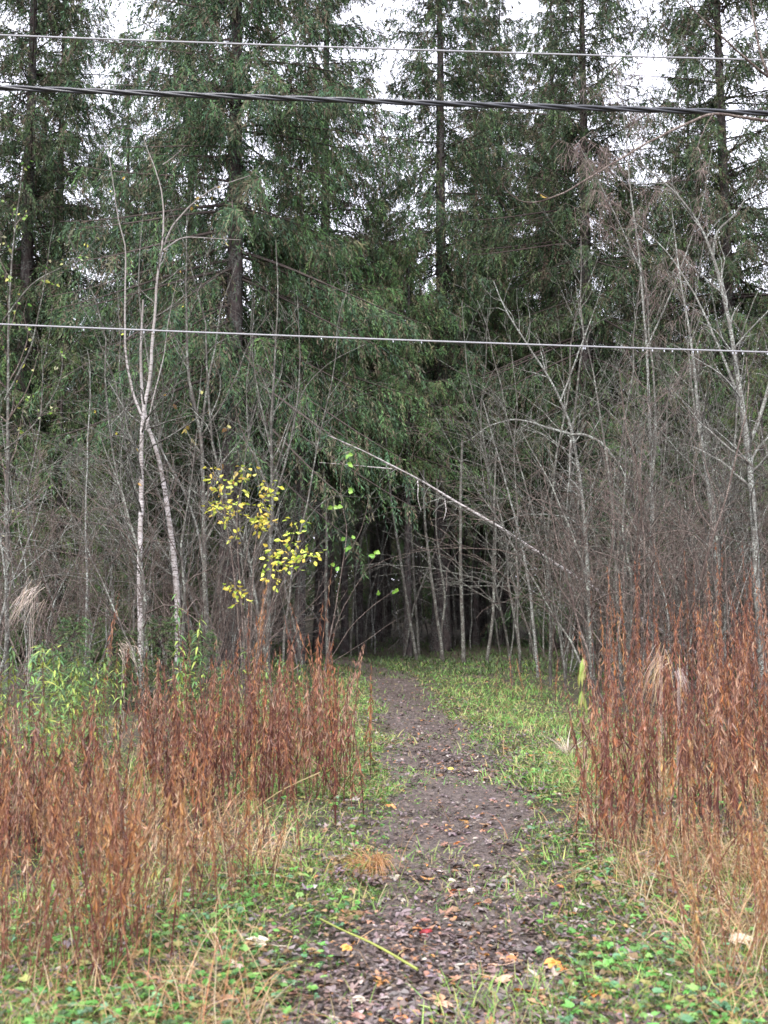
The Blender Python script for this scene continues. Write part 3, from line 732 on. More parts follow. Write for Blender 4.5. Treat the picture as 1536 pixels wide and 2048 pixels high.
drawn_tree('leafy_sapling', 'reddish thin sapling with a few large green leaves before the dark opening', 'sapling',
  [([(640, 1440), (655, 1300), (680, 1180), (700, 1060), (680, 980), (690, 915)], 11.5, 11.3, .009, .0025, True),
   ([(650, 1350), (680, 1230), (720, 1160), (745, 1120), (760, 1100)], 11.5, 11.2, .006, .002, False),
   ([(655, 1330), (700, 1250), (745, 1210), (785, 1180)], 11.5, 11.2, .006, .002, False),
   ([(690, 1120), (725, 1060), (735, 1000)], 11.4, 11.3, .004, .002, False),
   ([(655, 1330), (720, 1290), (790, 1240)], 11.5, 11.0, .004, .002, False)],
  352, M_stem2, M_stem2, (1.6, 2.), .6, .12, .03, .08, None, 1,
  big_leaf([(690, 912, 11.3), (698, 932, 11.3), (700, 983, 11.3), (664, 1006, 11.3), (680, 1012, 11.3), (700, 1095, 11.4), (698, 1076, 11.4), (755, 1104, 11.2), (748, 1108, 11.2), (762, 1185, 11.2), (791, 1176, 11.2), (665, 1136, 11.4)]), 'stems')

# ------------------------------------------------------------------ wires
def wire(name, label, cat, L, R, Y, r, mat, strands, pitch):
    """L, R: photo y at the left and right frame edge"""
    A, B = at(0, L, Y), at(1536, R, Y)
    n = 4200 if pitch < .5 else 900; x = np.concatenate([[-42], np.linspace(-12, 12, n - 2), [42]]) if pitch < .5 else np.linspace(-42, 42, n); sl = (B[2] - A[2]) / (B[0] - A[0]); mz = (A[2] + B[2]) / 2
    sag = .0009; z = mz + sl * x + sag * (x ** 2 - 4)
    c = np.stack([x, np.full(n, float(Y)), z], 1); root = empty(name, tuple(c[n // 2])); c = c - c[n // 2]
    for s in range(strands):
        ph = 2 * np.pi * s / strands + x / pitch * 2 * np.pi
        g = Geo(); off = np.stack([0 * x, np.cos(ph), np.sin(ph)], 1) * r * (1.0 if strands > 1 else 0)
        tube(g, c + off, np.full(n, r if strands < 3 else r * .9), WHITE, 6); g.build('strand', mat, root)
    return tag(root, label, cat), c
wire('power_line', 'thin pale wire, the highest of the three lines across the trees', 'wire', 72, 122, 9.5, .0085, M_wire, 1, .9)
wire('power_cable', 'thick black twisted cable crossing in front of the spruces', 'cable', 177, 228, 9.0, .0145, M_cable, 3, 1.1)
root, c = wire('power_line', 'lowest wire, pale and beaded with raindrops', 'wire', 650, 706, 9.0, .0080, M_wire, 1, .9)
rng = np.random.default_rng(9)
def drop_mat():
    m, t, p, o = new_mat('water_drop'); p.inputs['Base Color'].default_value = (.8, .82, .88, 1); p.inputs['Roughness'].default_value = .05
    p.inputs['Transmission Weight'].default_value = .5; p.inputs['IOR'].default_value = 1.33
    return m
g = Geo()
for _ in range(90):                                  # raindrops hanging under the wire
    i = rng.integers(270, 630); b = c[i] + [rng.uniform(-.05, .05), 0, 0]
    th = np.linspace(0, np.pi, 5); P = np.stack([0 * th, 0 * th, -np.cos(th) * -.011], 1)[::-1] + b + [0, 0, -.017]
    tube(g, P, np.maximum(np.sin(th) * .006, .0005), WHITE, 6)
tag(g.build('raindrops', drop_mat(), root), kind='stuff')

# ------------------------------------------------------------------ dead fireweed
RUST = [(.25, .118, .055), (.155, .07, .04), (.33, .17, .08), (.07, .038, .028), (.41, .29, .19), (.38, .175, .05), (.19, .098, .058)]
def fireweed_geo(rng, H, pal=RUST, gs=None, gl=None, origin=(0, 0, 0), green=False):
    o = np.array(origin, float); a = rng.uniform(0, 6.28); ln = abs(rng.normal(0, .11)); n = 7; t = np.linspace(0, 1, n)
    bend = rng.normal(0, .09, 2)
    P = np.stack([math.cos(a) * ln * H * t + bend[0] * t ** 2, math.sin(a) * ln * H * t + bend[1] * t ** 2, H * t - .03], 1) + o
    tubes(gs, P[None], (.0042 * (1 - .75 * t))[None], np.array([.12, .045, .035]) * rng.uniform(.7, 1.4), 4, 0)
    C0 = pick(rng, pal, 1, .12)[0]
    K = int((rng.uniform(40, 115) if rng.random() < .78 else rng.uniform(8, 25)) * H / 1.2)
    lo = rng.uniform(.16, .34); tt = lo + (1 - lo) * rng.random(K) ** .85
    k = tt * (n - 1); k0 = np.minimum(k.astype(int), n - 2); fr = (k - k0)[:, None]; B = P[k0] * (1 - fr) + P[k0 + 1] * fr
    az = rng.uniform(0, 6.28, K); outd = np.stack([np.cos(az), np.sin(az), 0 * az], 1)
    if green:
        d = norm(outd * rng.uniform(.7, 1, K)[:, None] + np.array([0, 0, 1.]) * rng.uniform(-.5, .5, K)[:, None])
        L = rng.uniform(.08, .15, K) * (1.15 - .5 * tt); Wd = L * rng.uniform(.16, .24, K); bend_ = rng.uniform(.2, .6, K)
        C = pick(rng, pal, K, .15)
        leaves(gl, B, d, np.stack([-np.sin(az), np.cos(az), 0 * az], 1), L, Wd, C, .12, bend_)
    else:
        spread = (.36 - .22 * smooth(tt, .55, 1.))[:, None] * rng.uniform(.1, 1.1, K)[:, None]
        d = norm(outd * spread + np.array([0, 0, -1.]) * rng.uniform(.5, 1, K)[:, None] + .2 * rdir(rng, K))
        top = tt > .82; L = rng.uniform(.035, .085, K) * (1 - .4 * smooth(tt, .7, 1)); Wd = L * rng.uniform(.09, .2, K)
        C = .5 * pick(rng, pal, K, .3) + .5 * C0
        leaves(gl, B + outd * .004, d, rdir(rng, K), L, Wd, C, rng.uniform(.1, .6, K), rng.uniform(-.4, .7, K))
def make_fireweed(seed, H, pal=RUST, name='dead_fireweed', green=False):
    rng = np.random.default_rng(seed); root = empty(name); gs, gl = Geo(), Geo()
    fireweed_geo(rng, H, pal, gs, gl, green=green)
    gs.build('stem', M_twigcol, root); gl.build('leaves', M_leaf if green else M_dry, root)
    return root
fw = [Proto(make_fireweed(400 + i, 1.3)) for i in range(16)]
def fw_ok_left(px, Y):
    lim = np.interp(Y, [4.2, 5.5, 7, 9, 12, 15], [340, 650, 735, 745, 720, 680])
    return px < lim
def fw_ok_right(px, Y):
    lim = np.interp(Y, [4.6, 5.6, 7, 9, 12, 15], [1310, 1160, 1120, 1130, 1150, 1180])
    return px > lim
def fw_height(px, Y):
    return (.80 + .035 * (Y - 5)) if px < 760 else (.74 + .14 * (Y - 5))
rng = np.random.default_rng(55); spots = []
while len(spots) < 1420:
    side = rng.random() < .57
    Y = 4.0 + 9.8 * rng.random() ** 1.35
    px = rng.uniform(-260, 745) if side else rng.uniform(1110, 1800)
    if not (fw_ok_left(px, Y) if side else fw_ok_right(px, Y)): continue
    x = X(px, Y)
    dn = .06 + 1.1 * smooth(vnoise(x, Y, 1.6, 21), .3, .7)
    edge = (np.interp(Y, [4.2, 5.5, 7, 9, 12, 15], [330, 640, 730, 740, 710, 660]) - px) if side else (px - np.interp(Y, [4.6, 5.6, 7, 9, 12, 15], [1320, 1160, 1120, 1130, 1150, 1180]))
    dn *= .12 + .88 * smooth(edge, 0, 130)
    if side: dn *= 1 - .93 * (1 - smooth(px + 160 * (vnoise(x, Y, 1.1, 23) - .5), 170, 420)) * smooth(Y, 6.6, 8.6)
    if side: dn *= 1 - .8 * smooth(Y, 8.5, 11)
    if Y < 5.2: dn *= .6
    if not side: dn *= .4
    if rng.random() > dn: continue
    spots.append((x, Y, px))
# a few tall ones placed where the photo shows them standing out
TALL = [(208, 1175, 11.5), (212, 1200, 11.6), (322, 1270, 10.5), (335, 1300, 10), (500, 1150, 11), (520, 1170, 11.2), (485, 1190, 11.3), (510, 1200, 10.8), (618, 1118, 10.6), (622, 1190, 10.8), (660, 1195, 10.2), (385, 1195, 11.4), (590, 1225, 11),
        (1213, 1200, 10.8), (1190, 1255, 10.4), (1262, 1215, 11), (1300, 1180, 10.8), (1325, 1215, 10.6), (1358, 1205, 10.9), (1395, 1205, 10.8), (1440, 1150, 9.4), (1470, 1190, 9.6), (1492, 1175, 9.4), (1530, 1240, 9),
        (1025, 1310, 15.5), (1055, 1315, 15.3), (1083, 1302, 15.), (1110, 1312, 14.6), (993, 1310, 16)]
for i, (px, py, Y) in enumerate(TALL):
    p = at(px, py, Y); H = p[2] - float(gh(p[0], p[1])); pr = fw[i % 10]
    where = 'left' if px < 760 else ('right' if px > 1150 else 'far right verge')
    pr.put(p[0], Y, .5 + .5 * H / 1.3, rng.uniform(0, 6.28), sz=H / 1.3, label=
           'tall rust brown fireweed stalk sticking up above the %s patch' % where if px < 760 or px > 1150 else 'single brown fireweed stalk on the grassy verge by the wood edge',
           cat='weed stalk', group='tall fireweed stalks on the %s' % where)
spots.sort(key=lambda s: s[1]); fr = [s for s in spots if -40 < s[2] < 1576]
near = fr[:270]; nid = {id(s) for s in near}
for i, s in enumerate(near):
    left = s[2] < 760
    fw[rng.integers(16)].put(s[0], s[1], fw_height(s[2], s[1]) * rng.uniform(.45, 1.25) / 1.3, rng.uniform(0, 6.28),
        'rust brown dead fireweed stalk in the near part of the %s patch' % ('left' if left else 'right'), 'weed stalk',
        'near fireweed stalks %s of the path' % ('left' if left else 'right'), tuple(np.clip(.07 * rng.standard_t(2.2, 2), -.7, .7)))
g = Geo()
for s in spots:
    if id(s) in nid: continue
    fireweed_geo(rng, fw_height(s[2], s[1]) * rng.uniform(.45, 1.25), RUST, g, g, (s[0], s[1], float(gh(s[0], s[1]))))
tag(g.build('fireweed_mass', M_dry), kind='stuff')

# green willowherb plants behind the left patch, and the pale yellow one on the right
GW = [(.12, .22, .06), (.17, .28, .07), (.1, .19, .08), (.33, .38, .08)]
gwp = [Proto(make_fireweed(450 + i, 1.2, GW, 'green_weed', True)) for i in range(4)]
rng = np.random.default_rng(66)
for i in range(64):
    px = rng.uniform(-90, 230); Y = rng.uniform(8.2, 11.2); py = 1262 + 120 * rng.random() ** 1.3 + max(0, px - 120) * .5; p = at(px, py, Y)
    gwp[i % 4].put(p[0], Y, (p[2] - float(gh(p[0], Y))) / 1.2, rng.uniform(0, 6.28), 'green leafy weed behind the rust stalks at the left edge', 'weed', 'green leafy weeds at the left edge', (rng.normal(0, .1), rng.normal(0, .1)))
for i in range(26):
    px = rng.uniform(330, 650); Y = rng.uniform(9.8, 12.5); py = rng.uniform(1300, 1400); p = at(px, py, Y)
    gwp[i % 4].put(p[0], Y, (p[2] - float(gh(p[0], Y))) / 1.2, rng.uniform(0, 6.28), 'low green leafy weed among the rust stalks under the yellow shrub', 'weed', 'green leafy weeds under the yellow shrub', (rng.normal(0, .1), rng.normal(0, .1)))
for px, py, Y, lab in [(362, 1180, 11.6, 'yellowish green willowherb standing right of the white birch'), (385, 1225, 11.4, 'shorter yellow green willowherb beside the taller one by the birch'),
                       (472, 1290, 11.2, 'fresh green willowherb under the yellow shrub'), (1045, 1315, 15.5, 'small green bush on the far right verge of the path'), (1066, 1325, 15.2, 'small pale green bush on the verge next to the dead stalks')]:
    p = at(px, py, Y); gwp[rng.integers(4)].put(p[0], Y, (p[2] - float(gh(p[0], Y))) / 1.2, rng.uniform(0, 6.28), lab, 'weed', 'green leafy weeds')
def drooping_plant():
    root = empty('drooping_plant'); gs, gl = Geo(), Geo(); rng = np.random.default_rng(71)
    Y = 10.4; b = at(1160, 1310, Y); x0 = b[0]; z0 = float(gh(x0, Y)); H = b[2] - z0; t = np.linspace(0, 1, 8)
    tubes(gs, np.stack([.03 * t ** 2, 0 * t, H * t - .02], 1)[None], (.005 * (1 - .6 * t))[None], (.2, .18, .05), 5)
    K = 26; tt = rng.choice([.62, .66, .93, .98, 1.], K) + rng.normal(0, .01, K); az = rng.uniform(0, 6.28, K); B = np.stack([.03 * tt ** 2, 0 * tt, H * tt - .02], 1)
    o_ = np.stack([np.cos(az), np.sin(az), 0 * az], 1)
    leaves(gl, B, norm(o_ * .5 + [0, 0, -.75]), np.cross(o_, [0, 0, 1.]), rng.uniform(.13, .24, K), rng.uniform(.03, .045, K), pick(rng, [(.27, .33, .07), (.34, .33, .09), (.22, .28, .06), (.3, .22, .09)], K, .15), .15, -.35)
    gs.build('stem', M_twigcol, root); gl.build('leaves', M_leaf, root); root.location = (x0, Y, z0)
    tag(root, 'yellow green plant with long drooping leaves at the edge of the right weeds', 'plant')
drooping_plant()
# spruce seedlings
baby = Proto(make_spruce(150, 1.7, .55, .12, .12, 4.2, .2, BRIGHT, .05, .8, False))
for px, py, Y, lab in [(405, 1260, 12.8, 'small spruce seedling half hidden in weeds right of the birch foot'), (322, 1235, 13.4, 'spruce seedling behind the foot of the white birch'), (150, 1235, 13.2, 'spruce seedling above the green weeds on the left'),
                       (620, 1330, 12.2, 'low spruce seedling beside the left path verge'), (255, 1260, 13.8, 'spruce seedling between the slender pale stem and the birch'), (575, 1345, 11.5, 'tiny spruce seedling under the yellow shrub')]:
    p = at(px, py, Y); baby.put(p[0], Y, (p[2] - float(gh(p[0], Y))) / 1.7, rs.uniform(0, 6.28), lab, 'seedling', 'spruce seedlings in the weeds')

# ------------------------------------------------------------------ tussocks and bent dry grass
STRAW = [(.42, .3, .15), (.5, .36, .2), (.36, .22, .1), (.48, .4, .25)]
def tuft(name, label, px, py, Y, h, K, pal, lean=(0, 0), spread=.6, fall=.8, w=.004, base_spread=.06, top=None):
    """grass tussock; lean = sideways pull in m per m of blade"""
    rng = np.random.default_rng(int(px * 7 + py)); g = Geo()
    x0 = X(px, Y); z0 = float(gh(x0, Y)); root_z = top if top is not None else 0
    az = rng.uniform(0, 6.28, K); r0 = base_spread * np.sqrt(rng.random(K)); t = np.linspace(0, 1, 6)
    B = np.stack([np.cos(az) * r0, np.sin(az) * r0, 0 * az + root_z], 1); L = h * rng.uniform(.5, 1.15, K)
    sp_ = rng.uniform(.1, 1, K) * spread
    d = norm(np.stack([np.cos(az) * sp_ + lean[0], np.sin(az) * sp_ + lean[1], np.ones(K)], 1))
    P = B[:, None] + L[:, None, None] * (d[:, None] * t[None, :, None] + (np.stack([np.cos(az) * .5 + lean[0], np.sin(az) * .5 + lean[1], -fall * np.ones(K) * rng.uniform(.6, 1.4, K)], 1))[:, None] * (t ** 2.2)[None, :, None])
    P[:, :, 2] = np.maximum(P[:, :, 2], .01 + 0 * P[:, :, 2])
    ribbons(g, P, w * rng.uniform(.6, 1.3, K), pick(rng, pal, K, .15), norm(rdir(rng, K) * [1, 1, .3]))
    ob = g.build(name, M_grass); ob.location = (x0, Y, z0)
    return tag(ob, label, 'grass tussock')
def sheaf(name, label, px, py, Y, d, L, K, spread, sag, w, pal, r0=.02):
    rng = np.random.default_rng(int(px * 3 + py)); g = Geo(); T = at(px, py, Y); t = np.linspace(0, 1, 6)
    dd = norm(norm(np.array([d]))[0] + spread * rng.normal(size=(K, 3))); LL = L * rng.uniform(.35, 1.1, K)
    P = rng.normal(0, r0, (K, 1, 3)) + LL[:, None, None] * (dd[:, None] * t[None, :, None] + np.array([0, 0, -sag]) * (t ** 2)[None, :, None])
    ribbons(g, P, w * rng.uniform(.5, 1.3, K), pick(rng, pal, K, .15), norm(rdir(rng, K) * [1, .4, .5]))
    z0 = float(gh(T[0], Y)); h = T[2] - z0                      # the bent culms that carry the sheaf
    C = np.array([[(0 - T[0] * 0) + .03 * q, 0, -h * (1 - q)] for q in np.linspace(0, 1, 6)]) - [.03, 0, 0]
    for o_ in (-.012, 0, .014): tube(g, C + [o_, o_, 0], np.linspace(.003, .002, 6), pal[0], 4)
    ob = g.build(name, M_grass); ob.location = tuple(T)
    return tag(ob, label, 'grass tussock')
tuft('grass_tussock', 'orange straw tussock flopping over the left edge of the path', 742, 1710, 6.1, .32, 360, [(.5, .3, .12), (.45, .25, .1), (.55, .36, .18)], (-.25, -.2), .6, .95, .004, .07)
sheaf('grass_sheaf', 'bleached grass sheaf hanging slantwise over the rust weeds on the right', 1322, 1312, 8.2, (-.62, -.15, -.7), .36, 60, .3, .5, .004, [(.44, .32, .28), (.36, .24, .18), (.45, .3, .16)], .05)
sheaf('grass_sheaf', 'small pale grass wisp right of the big bleached sheaf', 1358, 1340, 8.4, (.35, -.1, -.8), .18, 26, .3, .3, .005, [(.42, .33, .3)])
tuft('grass_tussock', 'small pale dry sprig between the drooping plant and the path', 1128, 1450, 10.2, .32, 60, [(.6, .5, .42)], (-.05, 0), .5, .3, .008, .03)
sheaf('plume_grass', 'pale dry plume standing above the green weeds at the left', 66, 1185, 10.5, (-.3, -.1, -.3), .26, 75, .35, .6, .005, [(.40, .33, .29), (.32, .25, .2)], .07)
sheaf('plume_grass', 'small whitish dry plume left of the birch foot', 250, 1290, 10.8, (.3, -.1, -.2), .16, 36, .3, .5, .005, [(.46, .38, .32)], .04)
tuft('grass_tussock', 'bent straw tussock at the lower right corner', 1490, 1860, 4.9, .4, 260, STRAW, (.1, -.3), .7, 1.0, .004, .09)

def blades(name, n, seed, dens_fn, h0, h1, w, pal, fall, x_rng, y_rng, mat=M_grass, pexp=2.0, p=None):
    rng = np.random.default_rng(seed); xs, ys = [], []
    tot = 0
    while tot < n:
        m = n * 2; u = rng.random(m); Y = y_rng[0] / (1 - u * (1 - y_rng[0] / y_rng[1])) if pexp else rng.uniform(*y_rng, m)
        x = rng.uniform(x_rng[0], x_rng[1], m) * np.maximum(Y, 3.5) / 10 
        keep = rng.random(m) < dens_fn(x, Y); xs.append(x[keep]); ys.append(Y[keep]); tot += keep.sum()
    x = np.concatenate(xs)[:n]; y = np.concatenate(ys)[:n]; z = gh(x, y)
    az = rng.uniform(0, 6.28, n); L = rng.uniform(h0, h1, n) * (.6 + .8 * vnoise(x, y, 1.3, 31)); t = np.linspace(0, 1, 5)
    d = norm(np.stack([np.cos(az) * .5, np.sin(az) * .5, np.ones(n)], 1)); fl = fall * rng.uniform(.2, 1.5, n)
    P = np.stack([x, y, z - .01], 1)[:, None] + L[:, None, None] * (d[:, None] * t[None, :, None] + np.stack([np.cos(az) * .6 * fl, np.sin(az) * .6 * fl, -fl], 1)[:, None] * (t ** 2)[None, :, None])
    P[:, 1:, 2] = np.maximum(P[:, 1:, 2], z[:, None] + .012)
    g = Geo(); ribbons(g, P, w * rng.uniform(.6, 1.4, n) * (1 + y / 25), pick(rng, pal, n, .18, p), norm(np.stack([-np.sin(az), np.cos(az), 0 * az], 1) + .4 * rdir(rng, n)))
    return tag(g.build(name, mat), kind='stuff')
verge = lambda x, y: np.clip(1 - smooth(path_in(x, y) + (vnoise(x, y, 2.2, 44) - .5) * .9 - .15 * (path_r(y) - x < .5), -.3, .4), .05, 1)
GG = [(.15, .30, .06), (.22, .38, .08), (.33, .38, .12), (.11, .23, .055), (.28, .22, .11)]
blades('green_grass', 110000, 81, lambda x, y: verge(x, y) * (.3 + .7 * (vnoise(x, y, .8, 41) > .4)), .04, .15, .006, GG, .5, (-9, 9), (3.2, 24))
def inpatch(x, y):
    px = x / y * FPX * cp + 768
    return np.where(x < 0, .6, .2 + .8 * smooth(y, 4.6, 6)) * np.where((px < np.interp(y, [4, 5.5, 7, 9, 15], [520, 520, 690, 720, 700])) | (px > np.interp(y, [4, 5.6, 7, 9, 15], [1380, 1230, 1160, 1150, 1180])), 1., .06)
blades('dry_grass', 30000, 82, lambda x, y: verge(x, y) * inpatch(x, y) * (.2 + .8 * (vnoise(x, y, .9, 42) > .4)), .15, .5, .0035, STRAW + [(.3, .15, .07)], .75, (-9, 9), (3.6, 14))
blades('verge_grass', 42000, 84, lambda x, y: np.exp(-((path_in(x, y) + .9) / 1.1) ** 2) * verge(x, y) * (.35 + .65 * (vnoise(x, y, .9, 43) > .35)), .05, .17, .008, [(.14, .27, .06), (.20, .32, .08), (.34, .31, .13), (.10, .2, .05), (.22, .16, .08)], .7, (-6, 6), (8.0, 23))
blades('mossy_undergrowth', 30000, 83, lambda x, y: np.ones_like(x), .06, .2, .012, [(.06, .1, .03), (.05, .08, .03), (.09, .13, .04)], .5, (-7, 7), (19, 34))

# ------------------------------------------------------------------ leafy ground cover, litter
def cover(name, n, seed, dens_fn, y_rng, pal, Ls, hh, x_w=9):
    rng = np.random.default_rng(seed); xs, ys = [], []; tot = 0
    while tot < n:
        m = n * 3; u = rng.random(m); Y = y_rng[0] / (1 - u * (1 - y_rng[0] / y_rng[1])); x = rng.uniform(-x_w, x_w, m) * Y / 10
        keep = rng.random(m) < dens_fn(x, Y); xs.append(x[keep]); ys.append(Y[keep]); tot += keep.sum()
    x = np.concatenate(xs)[:n]; y = np.concatenate(ys)[:n]; z = gh(x, y); h = hh * rng.uniform(.15, 1, n)
    g = Geo(); az0 = rng.uniform(0, 6.28, n); L = Ls * rng.uniform(.5, 1.2, n); col = pick(rng, pal, n, .18)
    tilt = rng.normal(0, .3, n)
    for q in (-1.05, -.35, .35, 1.05):                  # a lobed leaf of four overlapping blades
        az = az0 + q; d = np.stack([np.cos(az), np.sin(az), .1 + tilt + rng.normal(0, .12, n)], 1)
        leaves(g, np.stack([x, y, z + h], 1), d, np.stack([-np.sin(az), np.cos(az), rng.normal(0, .25, n)], 1), L * (1 - .2 * abs(q)), L * .62, col * (1 + rng.normal(0, .05, (n, 1))), .12, rng.uniform(.0, .4, n))
    t = np.linspace(0, 1, 3); P = np.stack([x, y, z], 1)[:, None] + np.stack([0 * x, 0 * x, h], 1)[:, None] * t[None, :, None]
    tubes(g, P, np.full((n, 3), .0012), (.12, .16, .05), 3)
    return tag(g.build(name, M_leaf), kind='stuff')
def cover_d(x, y):
    pi = path_in(x, y)
    return np.where((x > 0) & (y < 7), .25 + .75 * smooth(vnoise(x, y, 3.1, 53), .5, .7), 1.) * np.exp(-((pi + .3) / .42) ** 2) * (.08 + .92 * smooth(vnoise(x, y, 2.4, 51), .35, .6)) * (1 - smooth(pi, -.05, .12)) + (.12 + np.where(x > 0, .09, .12) * (1 - smooth(y, 4.5, 6.5))) * (pi < 0) * smooth(vnoise(x, y, 2.1, 52), .42, .6)
cover('ground_cover', 8200, 91, cover_d, (3.2, 20), [(.10, .27, .055), (.13, .34, .07), (.20, .38, .10), (.12, .26, .13), (.28, .28, .09), (.07, .12, .04), (.25, .17, .08)], .036, .10)
def litter(name, n, seed, dens_fn, y_rng, pal, p, Ls, mat=M_litter, lobes=(0,)):
    rng = np.random.default_rng(seed); xs, ys = [], []; tot = 0
    while tot < n:
        m = n * 3; u = rng.random(m); Y = y_rng[0] / (1 - u * (1 - y_rng[0] / y_rng[1])); x = rng.uniform(-8, 8, m) * Y / 10
        keep = rng.random(m) < dens_fn(x, Y); xs.append(x[keep]); ys.append(Y[keep]); tot += keep.sum()
    x = np.concatenate(xs)[:n]; y = np.concatenate(ys)[:n]
    z = gh(x, y) + .03 + rng.uniform(0, .022, n)
    az = rng.uniform(0, 6.28, n); L = Ls * rng.uniform(.45, 1.3, n)
    ti = rng.normal(0, .12, n); g = Geo(); C = pick(rng, pal, n, .2, p); wr = rng.uniform(.5, .85, n)
    for q in lobes:
        a2 = az + q
        d = np.stack([np.cos(a2), np.sin(a2), ti + rng.normal(0, .08, n)], 1); sd = np.stack([-np.sin(a2), np.cos(a2), rng.normal(0, .15, n)], 1)
        leaves(g, np.stack([x, y, z], 1), d, sd, L * (1 - .25 * abs(q)), L * wr * (1 if len(lobes) == 1 else .6), C, rng.uniform(-.1, .3, n), rng.uniform(-.3, .45, n))
    return tag(g.build(name, mat), kind='stuff')
LP = [(.06, .044, .036), (.115, .084, .07), (.185, .148, .145), (.2, .14, .12), (.3, .17, .1), (.42, .2, .06), (.38, .33, .28)]
lit_d = lambda x, y: (.1 + .9 * smooth(path_in(x, y), -.9, .1)) * (.45 + .55 * (vnoise(x, y, 1.9, 61) > .4)) * np.where(x - path_l(y) < .25, .6, 1)
litter('leaf_litter', 34000, 92, lit_d, (3.1, 20), LP, [.3, .3, .19, .1, .06, .02, .03], .028)
litter('corner_leaf_litter', 5000, 96, lambda x, y: (x > .6) * (y < 6) * .6 * smooth(vnoise(x, y, 1.9, 62), .35, .6) + .05, (3.1, 9), LP, [.28, .28, .2, .12, .08, .01, .03], .045, M_litter, (-.9, 0, .9))
litter('broad_leaf_litter', 2600, 93, lit_d, (3.1, 14), LP, [.22, .26, .22, .14, .1, .02, .04], .06, M_litter, (-1.5, -.75, 0, .75, 1.5))
litter('far_leaf_litter', 7000, 95, lit_d, (9, 21), LP, [.28, .29, .22, .1, .06, .02, .03], .04)
litter('twig_litter', 5000, 94, lambda x, y: np.ones_like(x) * .5, (3.1, 20), [(.12, .08, .07), (.2, .14, .1)], None, .03, M_dry)
# single bright leaves on the ground
def make_fallen(seed, pal, L=.06):
    rng = np.random.default_rng(seed); g = Geo(); az = np.array([-1.0, -.5, 0, .5, 1.0]); K = 5
    C = np.repeat(pick(rng, [pal], 1, .08), K, 0)
    leaves(g, np.zeros((K, 3)), np.stack([np.cos(az), np.sin(az), .05 + 0 * az], 1), np.stack([-np.sin(az), np.cos(az), .1 + 0 * az], 1), L * np.array([.6, .85, 1, .85, .6]), L * np.array([.4, .5, .55, .5, .4]), C, .1, .25)
    tube(g, [(0, 0, 0), (-L * .5, .005, .004), (-L * .95, .0, .012)], [.0012, .001, .001], pal, 3)
    return g.build('fallen_leaf', M_litter)
KINDS = {'orange': (.55, .2, .05), 'pinkish tan': (.5, .3, .22), 'pale cream': (.62, .55, .42), 'dark red': (.3, .04, .03), 'yellow': (.6, .5, .08)}
fl = {k: Proto(make_fallen(500 + i, c)) for i, (k, c) in enumerate(KINDS.items())}
BRL = [(912, 1788, 'orange', 1.), (850, 1870, 'dark red', 1.1), (955, 1815, 'orange', .8), (895, 1760, 'pale cream', .7), (937, 1783, 'pale cream', .7), (730, 1995, 'pale cream', .8), (700, 1905, 'orange', .8), (1100, 1920, 'orange', 1.2), (1045, 1978, 'orange', 1.3),
       (985, 1925, 'pinkish tan', 1.5), (1370, 1850, 'pale cream', 1.1), (1440, 1900, 'pale cream', 1.8), (990, 1960, 'pinkish tan', 1.3), (870, 2000, 'pinkish tan', 1.3), (1320, 1870, 'pinkish tan', 1.2), (540, 1920, 'pale cream', 1.5), (470, 1965, 'pale cream', .9),
       (950, 1512, 'pale cream', .8), (945, 1545, 'pale cream', .7), (915, 1685, 'orange', .8), (985, 1600, 'pinkish tan', 1.), (1015, 1570, 'pinkish tan', .7), (895, 1540, 'yellow', .8), (1000, 1690, 'pinkish tan', 1.), (600, 1990, 'pinkish tan', 1.2), (1110, 1790, 'orange', .8), (945, 1730, 'yellow', .6), (800, 2030, 'orange', 1.), (1180, 2000, 'orange', 1.2), (720, 2035, 'pinkish tan', 1.), (1010, 1905, 'orange', .7), (880, 1690, 'pinkish tan', .7)]
for i, (px, py, kd, sc) in enumerate(BRL):
    Y = ground_y(py); x = X(px, Y)
    o = fl[kd].put(x, Y, sc * 1.05, rs.uniform(0, 6.28), '%s fallen leaf lying on the %s' % (kd, 'muddy path' if path_in(x, Y) > 0 else 'grassy ground beside the path'), 'leaf', '%s fallen leaves' % kd, (rs.normal(0, .2), rs.normal(0, .2)), .055)
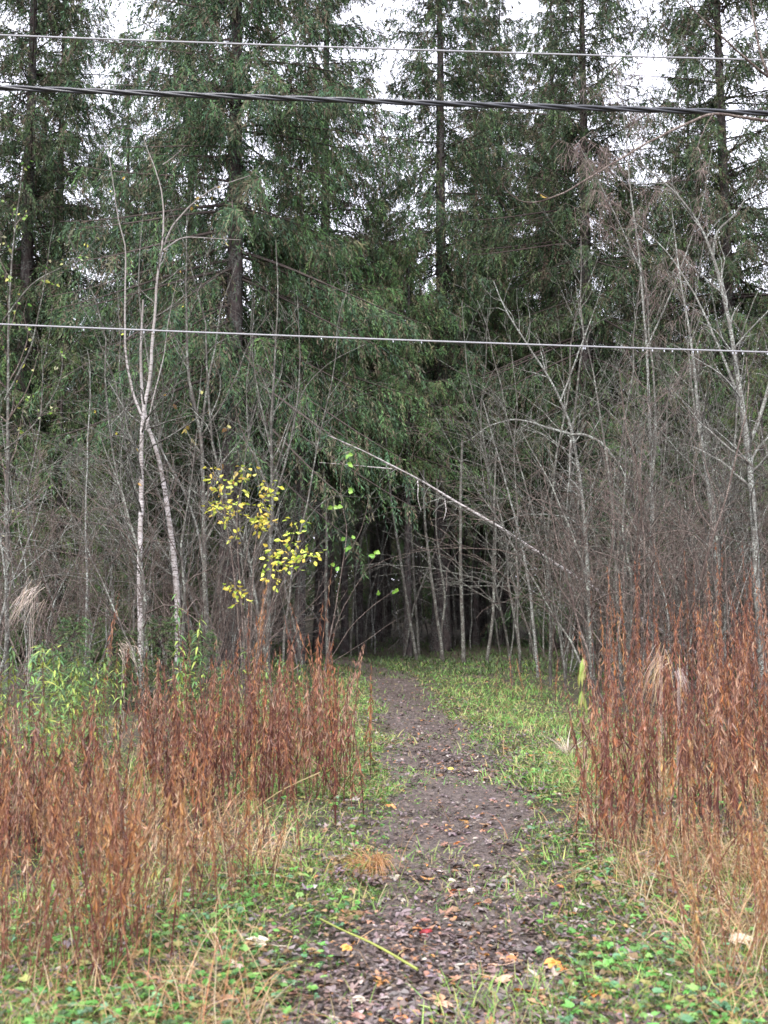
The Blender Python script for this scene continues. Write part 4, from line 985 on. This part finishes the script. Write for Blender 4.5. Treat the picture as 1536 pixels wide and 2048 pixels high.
# green stalk lying across the path
g = Geo(); a = at(640, 1868, ground_y(1868)); b = at(835, 1948, ground_y(1948)); t = np.linspace(0, 1, 10)
P = a[None] * (1 - t[:, None]) + b[None] * t[:, None]; P[:, 2] = [float(gh(p[0], p[1])) + .07 + .012 * math.sin(3 * q) for p, q in zip(P, t)]
tubes(g, P[None], np.linspace(.0035, .006, 10)[None], (.35, .4, .1), 6)
tag(g.build('fallen_stalk', M_leaf), 'yellow green stalk lying slantwise across the muddy path', 'stalk')


# long bent straw stems fallen over the verge
STEMS = [([(1142, 1722), (1150, 1790), (1172, 1840), (1196, 1885)], 'pale kinked straw stem leaning over the green leaves at the right verge'),
 ([(1205, 1640), (1225, 1700), (1255, 1750), (1300, 1800)], 'thin straw stem bowing out of the front edge of the right weeds'),
 ([(1290, 1740), (1370, 1765), (1450, 1800), (1530, 1850)], 'long straw stem lying low across the right corner weeds'),
 ([(1095, 1850), (1130, 1905), (1160, 1960), (1200, 2020)], 'straight fallen brown stem between the path and the lower right greens'),
 ([(1240, 1830), (1300, 1806), (1370, 1812), (1440, 1850)], 'arched tan stem hooping over the leaf litter at lower right'),
 ([(1490, 1650), (1440, 1720), (1410, 1790), (1390, 1870)], 'reddish dead stem slanting down to the left in the right weeds'),
 ([(640, 1545), (560, 1580), (480, 1640), (400, 1720)], 'long pale stem lying slantwise in the middle of the left weeds'),
 ([(250, 1790), (290, 1720), (360, 1660), (450, 1610)], 'straw stem rising to the right in front of the left weeds'),
 ([(160, 1960), (190, 1880), (250, 1810), (330, 1780)], 'bent straw stem near the lower left corner'),
 ([(560, 1830), (545, 1760), (560, 1690), (590, 1640)], 'thin upright straw stem before the edge of the left weeds'),
 ([(1330, 1560), (1320, 1480), (1312, 1400), (1308, 1330)], 'straight pale stem standing among the right rust stalks')]
for i, (pts, lab) in enumerate(STEMS):
    Y = min(ground_y(max(p[1] for p in pts)) + .25, 7.6); Z = px_line(pts, Y - .1, Y + .2, 14); Z[:, 2] = np.maximum(Z[:, 2], gh(Z[:, 0], Z[:, 1]) + .03)
    lo = Z[np.argmin(Z[:, 2])].copy(); g = Geo(); tube(g, Z - lo, np.linspace(.0032, .0016, 14), (.42, .33, .18) if i != 5 else (.2, .09, .05), 5)
    ob = g.build('bent_stem', M_grass); ob.location = tuple(lo); tag(ob, lab, 'stem')
